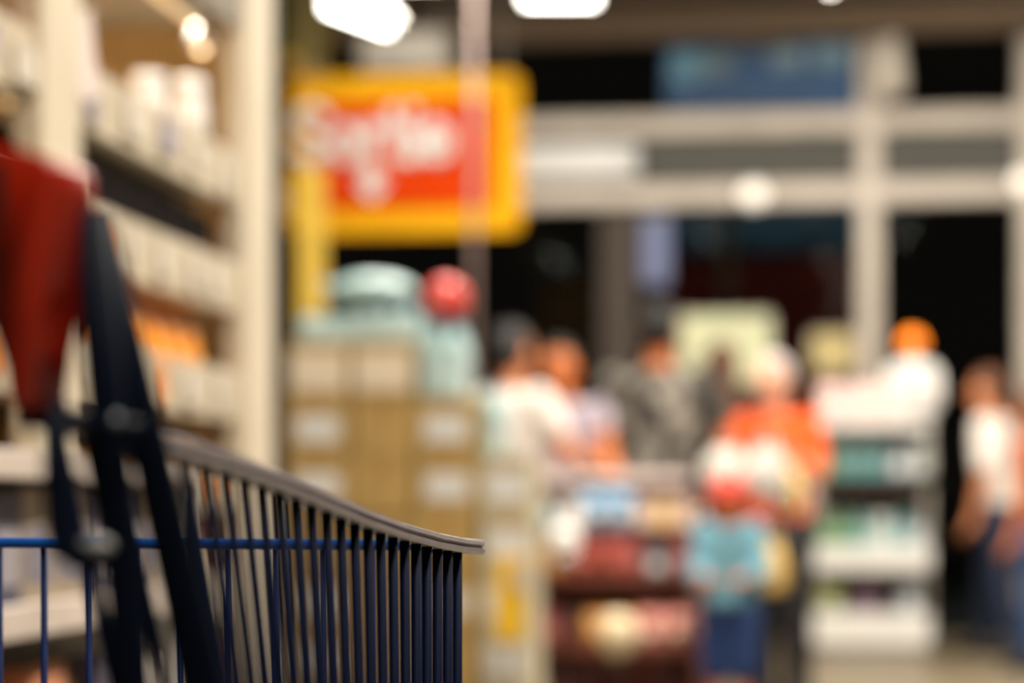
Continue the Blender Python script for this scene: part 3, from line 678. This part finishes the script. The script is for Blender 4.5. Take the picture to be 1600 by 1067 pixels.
# ------------------------------------------------------------------ people
def remeshed(bm, voxel, m, name, smooth_it=4):
    me = mesh('tmp', bm, m); o = bpy.data.objects.new('tmp', me); C.objects.link(o)
    r = o.modifiers.new('r', 'REMESH'); r.mode = 'VOXEL'; r.voxel_size = voxel
    s = o.modifiers.new('s', 'SMOOTH'); s.factor = .5; s.iterations = smooth_it
    bpy.context.view_layer.update()
    out = bpy.data.meshes.new_from_object(o.evaluated_get(bpy.context.evaluated_depsgraph_get()))
    bpy.data.objects.remove(o); out.name = name
    out.materials.clear(); out.materials.append(m); out.polygons.foreach_set('use_smooth', [True]*len(out.polygons)); return out
HANDS = {}
SK = [mat('skin_tan', (206, 132, 88), .5, 0, .06), mat('skin_light', (226, 168, 136), .5, 0, .06), mat('skin_warm', (214, 122, 62), .5, 0, .06)]
def person(label, px, D, H, yaw, shirt, trouser, hair, skin=0, lean=(0, 0), arms=None, shorts=False, sleeve=.5, longhair=False, cap=None, build=1.0, stride=.0, group=None):
    """local frame: +y is where the figure faces; unit = H"""
    t = thing('person', label, 'person', G(px, D) + Vector((0, 0, .004)), yaw, group)
    child = H < 1.2
    hs = 1.35 if child else 1.0
    def V(x, y, z): return Vector((x*H, y*H, z*H))
    def S(x, y, z):                                # leaning increases with height above the hips
        k_ = max(0, z-.5)/.5
        return V(x + lean[0]*k_, y + lean[1]*k_, z)
    hip = {s: V(.052*s, 0, .49) for s in (1, -1)}
    knee = {s: V(.055*s, .012 + stride*s*.5, .275) for s in (1, -1)}
    ank = {s: V(.058*s, -.01 + stride*s, .045) for s in (1, -1)}
    sh = {s: S(.105*s*build, 0, .80) for s in (1, -1)}
    arms = arms or {}
    el, wr = {}, {}
    for s in (1, -1):
        a = arms.get(s)
        if a: el[s] = sh[s] + V(*a[0])*1; wr[s] = el[s] + V(*a[1])
        else: el[s] = sh[s] + V(.035*s, -.012, -.17); wr[s] = el[s] + V(.008*s, .035, -.145)
    head = S(0, .012, .925 if not child else .90)
    hr = (.047*H*hs, .058*H*hs, .072*H*hs)
    tor = [(.47, .088, .062), (.52, .092, .066), (.60, .082*build, .058), (.68, .092*build, .064), (.75, .102*build, .066), (.80, .098*build, .055), (.83, .05, .042)]
    def torso(bm, lo, hi, off):
        rings = []
        for z, rx, ry in tor:
            if lo-.001 <= z <= hi+.001:
                if z > .82 and off: rx, ry = rx+.004, ry+.004
                c = S(0, 0, z); rings.append([c + Vector(((rx*H+off)*math.cos(a), (ry*H+off)*math.sin(a), 0)) for a in [2*PI*i/24 for i in range(24)]])
        ring_loft(bm, rings)
    r_ = lambda v: v*H
    # ---- body: one continuous skin
    bm = BM(); torso(bm, .47, .83, 0)
    capsule(bm, S(0, -.005, .81), r_(.036), head - Vector((0, .004*H, .05*H)), r_(.031))
    ellip(bm, head, hr, 20); ellip(bm, head + Vector((0, hr[1]*.25, -hr[2]*.5)), (hr[0]*.74, hr[1]*.66, hr[2]*.5), 16)
    capsule(bm, head + Vector((0, hr[1]*.93, hr[2]*.12)), .007*H, head + Vector((0, hr[1]*1.16, -hr[2]*.2)), .011*H, 8)
    for s in (1, -1):
        ellip(bm, head + Vector((hr[0]*.98*s, -.002*H, -hr[2]*.05)), (.008*H, .014*H, .02*H), 10)
        capsule(bm, hip[s], r_(.056), knee[s], r_(.034)); capsule(bm, knee[s], r_(.034), ank[s], r_(.022))
        capsule(bm, knee[s].lerp(ank[s], .28) + V(0, -.012, 0), r_(.030), knee[s].lerp(ank[s], .6), r_(.024))
        capsule(bm, ank[s] + V(0, -.02, -.018), r_(.022), ank[s] + V(.008*s, .085, -.028), r_(.018))
        capsule(bm, sh[s], r_(.034), el[s], r_(.025)); capsule(bm, el[s], r_(.026), wr[s], r_(.016))
        d = (wr[s]-el[s]).normalized(); sd = d.cross(Vector((0, 1, 0)) if abs(d.y) < .8 else Vector((0, 0, 1))).normalized(); nn = sd.cross(d).normalized()
        pc = wr[s] + d*.035*H
        capsule(bm, wr[s], r_(.016), pc, r_(.018)); capsule(bm, pc - sd*.012*H, r_(.013), pc + sd*.012*H, r_(.013))
        for k_, fl2 in enumerate((.036, .043, .04, .03)):
            b0 = pc + sd*(-.02+.0133*k_)*H + d*.008*H; b1 = b0 + d*fl2*.55*H + nn*.006*H; b2 = b1 + d*fl2*.4*H + nn*.018*H
            capsule(bm, b0, .0058*H, b1, .0054*H, 7); capsule(bm, b1, .0054*H, b2, .0048*H, 7)
        th0 = wr[s] + d*.02*H - sd*.016*H; th1 = th0 + d*.022*H - sd*.018*H + nn*.008*H; th2 = th1 + d*.02*H - sd*.004*H + nn*.01*H
        capsule(bm, th0, .008*H, th1, .0068*H, 7); capsule(bm, th1, .0068*H, th2, .0058*H, 7)
    link('body', remeshed(bm, .0075 if H > 1.2 else .0055, SK[skin], 'body', 3), t)
    # ---- clothes
    o_ = .012
    bm = BM(); torso(bm, .52, .83, o_); capsule(bm, S(0, 0, .52), .06*H, S(0, 0, .53), .06*H)
    for s in (1, -1):
        capsule(bm, sh[s], r_(.034)+.011, sh[s].lerp(el[s], min(1, sleeve*1.0)), r_(.030)+.013)
        if sleeve > 1: capsule(bm, el[s], r_(.028)+o_, el[s].lerp(wr[s], sleeve-1), r_(.02)+o_)
    link('shirt', remeshed(bm, .012, shirt, 'shirt', 5), t)
    bm = BM(); torso(bm, .47, .60, .009)
    for s in (1, -1):
        capsule(bm, hip[s], r_(.057)+.010, knee[s], r_(.037)+(.02 if shorts else .012))
        if not shorts: capsule(bm, knee[s], r_(.037)+.012, ank[s] + V(0, 0, .005), r_(.03)+.01)
    link('shorts' if shorts else 'trousers', remeshed(bm, .012, trouser, 'trousers', 5), t)
    for s in (1, -1):
        bm = BM(); a_ = ank[s]
        ring_loft(bm, [[Vector((a_.x + (w_*math.cos(q)) + .006*H*s*(y_+.04)/.14, a_.y + y_*H, max(0, h_*H*(.5+.5*math.sin(q))))) for q in [2*PI*i/12 for i in range(12)]]
                       for y_, w_, h_ in ((-.05, .018*H, .04), (-.035, .03*H, .06), (.01, .034*H, .06), (.06, .036*H, .045), (.1, .03*H, .034), (.118, .014*H, .025))])
        obj('shoe', bm, mat('shoe_dark', (40, 36, 36), .5), t, True)
    # ---- hair or cap, eyes, mouth
    bm = BM(); hc = head + Vector((0, -hr[1]*.12, hr[2]*.14)); ellip(bm, hc, (hr[0]*1.1, hr[1]*1.08, hr[2]*1.0), 20)
    for v in list(bm.verts):                       # keep hair off the face
        if v.co.y > head.y + hr[1]*.25 and v.co.z < head.z + hr[2]*.5: v.co.y = head.y + hr[1]*.25
        if not longhair and v.co.z < head.z - hr[2]*.75: v.co.z = head.z - hr[2]*.75
    if longhair:
        capsule(bm, head + Vector((0, -hr[1]*.5, 0)), hr[0]*.9, S(0, -.045, .74), hr[0]*.8)
    link('hair', remeshed(bm, .009, hair, 'hair', 3), t)
    if cap:
        bm = BM(); ellip(bm, head + Vector((0, 0, hr[2]*.35)), (hr[0]*1.2, hr[1]*1.18, hr[2]*.85), 18); ellip(bm, head + Vector((0, hr[1]*1.2, hr[2]*.35)), (hr[0]*.8, hr[1]*.6, .012*H), 14)
        obj('cap', bm, cap, t, True)
    for s in (1, -1):
        bm = BM(); ellip(bm, head + Vector((hr[0]*.4*s, hr[1]*.9, hr[2]*.05)), (.009*H, .006*H, .006*H), 10); obj('eye', bm, mat('eye_dark', (34, 26, 24), .2), t, True)
    bm = BM(); ellip(bm, head + Vector((0, hr[1]*.9, -hr[2]*.48)), (.016*H, .007*H, .005*H), 10); obj('mouth', bm, mat('lip', (168, 84, 74), .5), t, True)
    hd = {s: wr[s] + (wr[s]-el[s]).normalized()*.06*H for s in (1, -1)}
    HANDS[label] = {s: Matrix.Rotation(yaw, 3, 'Z') @ hd[s] + G(px, D) for s in hd}
    return t
HB = mat('hair_black', (22, 17, 15), .5); HBr = mat('hair_brown', (92, 52, 24), .5); HW = mat('hair_grey', (206, 192, 188), .6)
TR_D = mat('trousers_dark', (26, 24, 28), .8); TR_N = mat('trousers_navy', (24, 36, 62), .8); TR_J = mat('jeans', (52, 84, 132), .8)
SH_W = mat('shirt_white', (232, 222, 212), .8, 0, .04); SH_L = mat('shirt_lavender', (176, 164, 176), .8, 0, .06)
SH_C = mat('shirt_camouflage', (166, 160, 148), .8, 0, .1, 9, rgb2=(52, 48, 42), cut=(.46, .54)); SH_K = mat('shirt_black', (26, 22, 24), .8)
SH_O = mat('shirt_orange', (244, 92, 14), .8, 0, .06); SH_P = mat('shirt_pale_pink', (226, 204, 198), .8, 0, .04); SH_B = mat('shirt_light_blue', (112, 166, 186), .8, 0, .06)
person('person in a white t-shirt leaning at the counter beside the carton stack', 815, 9.9, 1.66, math.radians(-40), SH_W, TR_D, HB, 0, lean=(0, -.05), build=.95,
       arms={1: ((.06, .06, -.15), (-.02, .14, -.03)), -1: ((-.05, .07, -.15), (.02, .14, -.04))})
person('person in a lavender grey t-shirt with both forearms on the counter', 893, 10.5, 1.63, math.radians(170), SH_L, TR_D, HB, 2, lean=(.03, .02), sleeve=.3, build=.92,
       arms={1: ((.05, .04, -.16), (.03, .13, -.05)), -1: ((-.05, .04, -.16), (-.03, .13, -.05))})
person('person in a grey camouflage t-shirt seen from behind', 1030, 10.8, 1.84, math.radians(-8), SH_C, TR_D, HB, 2, sleeve=.7, build=1.12,
       arms={1: ((.06, .0, -.16), (.02, .09, -.11)), -1: ((-.05, .01, -.16), (-.01, .1, -.11))})
person('person in a black top with long brown hair before the lit box', 1128, 11.3, 1.69, math.radians(25), SH_K, TR_D, HBr, 0, sleeve=1.5, longhair=True)
p5 = person('person with pale hair in a bright orange t-shirt and black trousers', 1218, 9.95, 1.53, math.radians(150), SH_O, TR_D, HW, 1, lean=(.0, .03), sleeve=.8, build=1.0,
       arms={1: ((.05, .03, -.16), (-.02, .12, -.07)), -1: ((-.045, .03, -.15), (.0, .13, .045))})
person('small child in a light blue t-shirt and blue shorts wearing a red cap', 1140, 8.15, .98, math.radians(172), SH_B, mat('shorts_blue', (22, 50, 100), .8), HBr, 2, sleeve=1.6, shorts=True, build=.84, cap=mat('cap_red', (206, 66, 46), .7),
       arms={1: ((.03, .03, -.16), (-.05, .1, -.02)), -1: ((-.03, .03, -.16), (.05, .1, -.02))})
person('person in a white shirt and navy trousers by the right window', 1560, 12.9, 1.64, math.radians(70), SH_W, TR_N, HBr, 0, sleeve=.8, build=1.15, stride=.07, lean=(0, .03))
person('person in blue jeans and orange top at the right edge', 1622, 11.6, 1.45, math.radians(60), mat('shirt_rust', (190, 92, 40), .8), TR_J, HBr, 2, sleeve=.5, build=1.1, stride=.06)
person('person in a pale pink shirt behind the white tray display rack', 1292, 13.4, 1.62, math.radians(190), SH_P, TR_D, HBr, 2, sleeve=.6, build=1.2)

# ------------------------------------------------------------------ checkout counter and goods in front of it
DC = 9.2
def at(px, D, z): p = G(px, D); return Vector((p.x, p.y, z))
zt = Zat(742, DC)
c0, c1 = G(832, DC), G(1078, DC); cx_ = (c0.x+c1.x)/2; cw_ = c1.x-c0.x; cy_ = c0.y
ct = thing('checkout_counter', 'checkout counter with a pale pinkish worktop', 'counter', (cx_, cy_+.02, 0))
bm = BM(); box(bm, (0, .0, (zt-.04)/2), (cw_-.04, .5, zt-.04), .01); obj('body', bm, mat('counter_brown', (92, 48, 36), .6, 0, .2, 5), ct)
bm = BM(); box(bm, (0, 0, zt-.02), (cw_, .56, .04), .012, 2); obj('worktop', bm, mat('pinkish_laminate', (214, 196, 190), .4), ct)
bm = BM(); box(bm, (0, 0, zt+.002), (cw_-.16, .38, .006)); obj('belt', bm, M['black'], ct)
# sloping bin in front, dark red brown, with shelves of small goods
DB = 8.75; b0, b1 = G(838, DB), G(1092, DB); bx_ = (b0.x+b1.x)/2; bw = b1.x-b0.x; by = b0.y
zA, zB_, zC_ = Zat(835, DB), Zat(905, DB), Zat(1010, DB)
bn = thing('display_stand', 'dark red brown stepped display stand in front of the counter', 'display stand', (bx_, by, 0))
wood = mat('red_brown_wood', (98, 44, 26), .6, 0, .3, 6)
for s in (-1, 1):
    bm = BM(); prism_pts = [(-.22, 0), (.2, 0), (.2, zA+.02), (.02, zA+.02), (-.22, zC_+.06)]
    vs0 = [(y, z) for y, z in prism_pts]
    a_ = [bm.verts.new((s*bw/2-.012, y, z)) for y, z in vs0]; b_ = [bm.verts.new((s*bw/2+.012, y, z)) for y, z in vs0]
    bm.faces.new(a_); bm.faces.new(list(reversed(b_)))
    for i in range(5): bm.faces.new((a_[i], a_[(i+1) % 5], b_[(i+1) % 5], b_[i]))
    obj('side_panel', bm, wood, bn)
bm = BM(); box(bm, (0, .19, zA/2), (bw-.03, .02, zA)); obj('back_panel', bm, wood, bn)
for y, z, d in ((.1, zA-.01, .17), (0, zB_-.01, .2), (-.1, zC_-.01, .2), (-.1, .1, .22)):
    bm = BM(); box(bm, (0, y, z), (bw-.03, d, .018), .003); obj('shelf', bm, wood, bn)
    bm = BM(); box(bm, (0, y-d/2, z+.02), (bw-.03, .012, .04), .003); obj('shelf_edge', bm, wood, bn)
def col(c): return mat('c%02x%02x%02x' % c, c, .5, 0, .08)
k_jar('tealjar', .034, .11, col((190, 212, 210)), M['white'], col((90, 150, 160)))
k_jar('whitetub', .045, .12, col((228, 220, 212)), M['white'])
k_pouch('bluepouch', .1, .06, .15, col((120, 160, 190)), M['paper'])
k_pack('pinkpack', .075, .07, .12, col((224, 186, 172)), M['paperc'])
k_pack('creampack', .07, .07, .12, col((226, 206, 160)), col((240, 180, 90)))
k_pack('tealpack', .07, .06, .1, col((20, 110, 124)), M['paper'])
k_pouch('redpouch', .1, .06, .13, col((150, 46, 34)), col((190, 100, 70)))
k_pouch('ochrepouch', .1, .06, .12, col((184, 122, 40)), col((220, 170, 90)))
k_pack('winepack', .08, .07, .14, col((120, 34, 40)), col((180, 110, 100)))
k_pouch('rosepouch', .1, .06, .13, col((198, 124, 110)), M['paperc'])
k_jar('darkjar', .04, .13, col((36, 28, 34)), col((60, 40, 40)), col((110, 60, 40)))
k_jar('beigetub', .055, .13, col((202, 180, 144)), col((180, 160, 130)))
def goods(kind, name, cat, words, px, y, z, g=None):
    Dd = Dof(bx_, by+y); p = G(px, Dd); place(kind, name, words, cat, (p.x, by+y, z+.0095), random.uniform(-.08, .08), g)
goods('tealjar', 'jar', 'jar', 'pale teal jar at the left end of the stepped stand', 852, .1, zA)
goods('whitetub', 'tub', 'tub', 'white tub on the top step beside the pale teal jar', 892, .1, zA)
goods('bluepouch', 'snack_pouch', 'pouch', 'light blue pouch left of centre on the top step', 928, .11, zA)
goods('bluepouch', 'snack_pouch', 'pouch', 'light blue pouch next to the pink packet on the top step', 970, .09, zA)
goods('pinkpack', 'packet', 'packet', 'pale pink packet on the top step', 1008, .1, zA)
goods('creampack', 'packet', 'packet', 'cream packet with orange panel on the top step', 1038, .1, zA)
goods('pinkpack', 'packet', 'packet', 'pink packet at the right end of the top step', 1069, .1, zA)
goods('ochrepouch', 'snack_pouch', 'pouch', 'ochre pouch at the left of the middle step', 866, 0, zB_)
goods('redpouch', 'snack_pouch', 'pouch', 'dark red pouch behind the white ball', 915, .02, zB_)
goods('redpouch', 'snack_pouch', 'pouch', 'dark red pouch at the centre of the middle step', 962, 0, zB_)
goods('winepack', 'packet', 'packet', 'wine red packet left of the teal packet', 998, .02, zB_)
goods('tealpack', 'packet', 'packet', 'dark teal packet on the middle step', 1027, -.01, zB_)
goods('winepack', 'packet', 'packet', 'wine red packet at the right end of the middle step', 1063, 0, zB_)
for i, (px, kd, wds) in enumerate(((859, 'winepack', 'wine red packet on the lowest step at the left'), (895, 'darkjar', 'black jar on the lowest step near the left'), (932, 'ochrepouch', 'ochre pouch on the lowest step'), (974, 'ochrepouch', 'ochre pouch right of centre on the lowest step'), (1016, 'rosepouch', 'rose pouch on the lowest step'), (1060, 'rosepouch', 'rose pouch at the right end of the lowest step'))):
    goods(kd, {'w': 'packet', 'd': 'jar'}.get(kd[0], 'snack_pouch'), {'w': 'packet', 'd': 'jar'}.get(kd[0], 'pouch'), wds, px, -.11, zC_)
for i, (px, kd, wds) in enumerate(((870, 'darkjar', 'black jar at the left on the base board of the stand'), (915, 'darkjar', 'black jar in the middle of the base board'), (1045, 'darkjar', 'black jar at the right on the base board'))):
    goods(kd, 'jar', 'jar', wds, px, -.11, .1)
Dd = 8.45
t = thing('white_ball', 'white round ball in a holder on the stepped stand', 'ball', P(881, 872, Dd))
bm = BM(); ellip(bm, (0, 0, .065), (.062, .06, .066), 20); obj('shell', bm, M['white'], t, True)
bm = BM(); lathe(bm, [(.045, -.012), (.05, -.01), (.05, .012), (.04, .014)], 18); obj('holder_ring', bm, M['steel'], t, True)
bm = BM(); tube(bm, [(0, .04, 0), (0, .12, -.01), (0, .2, -.03)], .006, 8); obj('holder_arm', bm, M['steel'], t, True)
t = thing('beige_lantern', 'round beige paper lantern low in front of the dark stand', 'lantern', at(965, 8.35, 0))
zz = Zat(992, 8.35)
bm = BM(); ellip(bm, (0, 0, zz), (.075, .075, .085), 20); obj('shade', bm, col((214, 196, 160)), t, True)
bm = BM(); tube(bm, [(0, 0, .012), (0, 0, zz)], .01, 8); obj('stem', bm, M['black'], t, True)
bm = BM(); lathe(bm, [(.09, 0), (.09, .01), (.02, .016)], 18); obj('base', bm, M['black'], t, True)
# yellow price totem left of the stand
g = at(797, 6.8, 0); u_ = 6.8/F
t = thing('price_totem', 'narrow bright yellow price totem right of the cartons', 'sign', g)
zb, zt2 = Zat(1000, 6.8), Zat(868, 6.8)
bm = BM(); prism(bm, rrect(-22*u_, 22*u_, zb, zt2, .02), -.012, .012, .003); obj('board', bm, mat('totem_yellow', (244, 194, 20), .5, 0, .04), t)
bm = BM(); prism(bm, rrect(4*u_, 34*u_, Zat(920, 6.8), Zat(880, 6.8), .015), -.024, -.014); obj('white_flap', bm, col((206, 190, 170)), t)
bm = BM(); tube(bm, [(0, 0, .01), (0, 0, zb+.02)], .012, 8); obj('stem', bm, M['greyp'], t)
bm = BM(); lathe(bm, [(.08, 0), (.08, .01), (.03, .016)], 18); obj('base', bm, M['greyp'], t)
# grey narrow bin between cartons and stand
g = at(800, 9.0, 0)
# white bags on the counter end
def bag(px, D, z, w_, h_, m, label, hm=None):
    p = P(px, 0, D); t = thing('carrier_bag', label, 'bag', (p.x, p.y, z), random.uniform(-.2, .2))
    bm = BM(); rings = []
    for k_ in range(9):
        v = k_/8; s_ = (.72 + .34*math.sin(PI*min(1, v*.9+.15))) if v < .85 else .6
        rings.append([Vector((w_/2*s_*math.cos(a)*(1+.06*math.sin(3*a+v*5)), w_*.36*s_*math.sin(a)*(1+.06*math.cos(4*a)), v*h_)) for a in [2*PI*i/18 for i in range(18)]])
    ring_loft(bm, rings); obj('bag_body', bm, m, t, True)
    for s in (-1, 1):
        bm = BM(); tube(bm, [(-w_*.15, s*w_*.1, h_*.97), (-w_*.12, s*w_*.1, h_*1.2), (w_*.12, s*w_*.1, h_*1.2), (w_*.15, s*w_*.1, h_*.97)], w_*.03, 6); obj('handle', bm, hm or m, t, True)
    return t
zt3 = Zat(742, DC)
bag(1134, 9.3, Zat(772, 9.25), .19, .19, col((208, 202, 192)), 'rounded white carrier bag at the right end of the counter')
bag(1198, 9.36, Zat(772, 9.25), .17, .2, col((206, 198, 190)), 'white carrier bag before the orange shirt')
st2 = thing('bagging_table', 'small dark bagging table beside the counter', 'table', at(1167, 9.33, 0))
zt4 = Zat(772, 9.25) - .002
bm = BM(); box(bm, (0, 0, zt4-.012), (.36, .3, .024), .006); obj('table_top', bm, M['dkpost'], st2)
for sx_ in (-1, 1):
    for sy_ in (-1, 1):
        bm = BM(); tube(bm, [(sx_*.16, sy_*.12, 0), (sx_*.16, sy_*.12, zt4-.02)], .014, 8); obj('leg', bm, M['black'], st2, True)
hb = HANDS['person with pale hair in a bright orange t-shirt and black trousers'][-1]
yb2 = bag(1266, 9.35, 0, .14, .2, col((238, 204, 130)), 'pale yellow carrier bag held by the person in orange')
yb2.location = (hb.x+.01, hb.y-.04, hb.z - .245)
bm = BM(); hq = at(1207, 9.1, 0) - st2.location; tube(bm, [(hq.x, -.14, zt4-.012), (hq.x, hq.y, zt4-.02), (hq.x, hq.y, .765), (hq.x, hq.y-.02, .755), (hq.x, hq.y-.035, .77)], .005, 8); obj('hook', bm, M['steel'], st2, True)
bag(1207, 9.1, .525, .11, .2, col((226, 186, 104)), 'small amber yellow bag hanging below the orange shirt')
# ------------------------------------------------------------------ tray display rack on the right
DR = 12.4; ur = DR/F
g = at(1360, DR, 0)
rk = thing('display_rack', 'tall display rack with white shelf trays of green and teal goods', 'display rack', g)
def rx_(px): return (px-1360)*ur
for px in (1276, 1446):
    for y in (-.17, .17):
        bm = BM(); tube(bm, [(rx_(px), y, 0), (rx_(px), y, Zat(655, DR))], .014, 8); obj('post', bm, M['greyp'], rk, True)
bm = BM(); box(bm, (0, .185, (Zat(655, DR))/2), (rx_(1446)-rx_(1276), .012, Zat(655, DR)-.1)); obj('back_panel', bm, mat('rack_back_dark', (66, 62, 58), .7), rk)
RZ = []
TRAYS = [(672, 655), (760, 742), (890, 852), (1006, 955)]
for i, (yb_, yt_) in enumerate(TRAYS):
    zb, zt2 = Zat(yb_, DR), Zat(yt_, DR)
    bm = BM(); RZ.append(zt2-.03); box(bm, (0, 0, zt2-.03), (rx_(1448)-rx_(1272), .36, .012)); obj('shelf', bm, M['white'], rk)
    bm = BM(); box(bm, (0, -.185, (zb+zt2)/2), (rx_(1450)-rx_(1270), .02, zt2-zb), .006); obj('tray_front', bm, mat('rack_dark_front', (56, 46, 42), .6) if i == 1 else M['white'], rk)
bm = BM(); box(bm, (0, 0, .05), (rx_(1446)-rx_(1276), .36, .1), .01); obj('base', bm, M['greyp'], rk)
k_bottle('gbottle', .042, .21, col((104, 150, 104)), M['white'], col((170, 196, 160)))
k_bottle('tbottle', .042, .21, col((84, 160, 160)), M['white'], col((190, 210, 206)))
k_jar('palejar', .06, .19, col((176, 196, 190)), M['white'], col((206, 214, 208)))
k_pouch('limebag', .12, .09, .15, col((158, 168, 84)), M['paper'])
k_pack('mauvebox', .13, .1, .14, col((140, 106, 126)), col((90, 76, 96)))
k_pack('greybox', .1, .1, .16, col((150, 162, 172)), M['paper'])
k_pouch('pinkbag', .15, .12, .2, col((214, 184, 176)), M['paper'])
def rack_row(tray, row):
    zb = RZ[tray] + .0065
    for i, (px, kd, nm, ct_, words) in enumerate(row):
        place(kd, nm, words, ct_, (g.x + rx_(px), g.y-.06, zb), random.uniform(-.1, .1))
rack_row(1, [(1294, 'gbottle', 'bottle', 'bottle', 'green bottle at the left on the rack upper tray'), (1320, 'tbottle', 'bottle', 'bottle', 'teal bottle second from left on the rack upper tray'), (1346, 'tbottle', 'bottle', 'bottle', 'teal bottle in the middle of the rack upper tray'), (1372, 'tbottle', 'bottle', 'bottle', 'teal bottle right of the middle on the rack upper tray'), (1403, 'greybox', 'packet', 'packet', 'grey box on the rack upper tray'), (1436, 'palejar', 'jar', 'jar', 'pale jar at the right on the rack upper tray')])
rack_row(2, [(1294, 'gbottle', 'bottle', 'bottle', 'green bottle at the left on the rack middle tray'), (1319, 'gbottle', 'bottle', 'bottle', 'green bottle second from left on the rack middle tray'), (1345, 'tbottle', 'bottle', 'bottle', 'teal bottle on the rack middle tray'), (1376, 'palejar', 'jar', 'jar', 'pale round jar on the rack middle tray'), (1408, 'tbottle', 'bottle', 'bottle', 'teal bottle right of the round jar on the rack middle tray'), (1436, 'greybox', 'packet', 'packet', 'grey box at the right on the rack middle tray')])
rack_row(3, [(1298, 'limebag', 'snack_pouch', 'pouch', 'lime green pouch on the rack bottom tray'), (1352, 'mauvebox', 'packet', 'packet', 'mauve box on the rack bottom tray'), (1420, 'greybox', 'packet', 'packet', 'grey box on the rack bottom tray')])
rack_row(0, [(1300, 'pinkbag', 'snack_pouch', 'pouch', 'pale pink bag at the left on top of the rack'), (1346, 'pinkbag', 'snack_pouch', 'pouch', 'pale pink bag in the middle on top of the rack'), (1394, 'pinkbag', 'snack_pouch', 'pouch', 'pale pink bag at the right on top of the rack')])
# till with amber beacon behind the rack
DT = 13.0; g2 = at(1425, DT, 0); ut = DT/F
tl = thing('till_station', 'white rounded till housing on a grey column with amber beacon', 'till', g2)
z0, z1 = Zat(650, DT), Zat(568, DT)
bm = BM(); prism(bm, rrect(-42*ut, 42*ut, z0, z1, .09), -.14, .14, .03); obj('housing', bm, M['white'], tl, True)
bm = BM(); prism(bm, rrect(-30*ut, 30*ut, z0+.06, z1-.05, .03), -.146, -.13); obj('screen', bm, mat('pale_screen', (210, 200, 194), .4), tl)
bm = BM(); box(bm, (0, 0, z0/2), (.14, .14, z0), .01); obj('column', bm, M['greyp'], tl)
bm = BM(); lathe(bm, [(.03, z1-.01), (.03, Zat(546, DT)), (.06, Zat(545, DT)), (.06, Zat(541, DT))], 16); obj('beacon_stem', bm, M['greyp'], tl, True)
bm = BM(); zq = Zat(543, DT); lathe(bm, [(.065, zq), (.068, zq+.02), (.062, zq+.055), (.04, zq+.082), (.01, zq+.09)], 20); tag(obj('beacon', bm, mat('amber_beacon', (255, 132, 10), .3, 0, .1, 8, 1.6), tl, True), 'lit amber beacon dome')
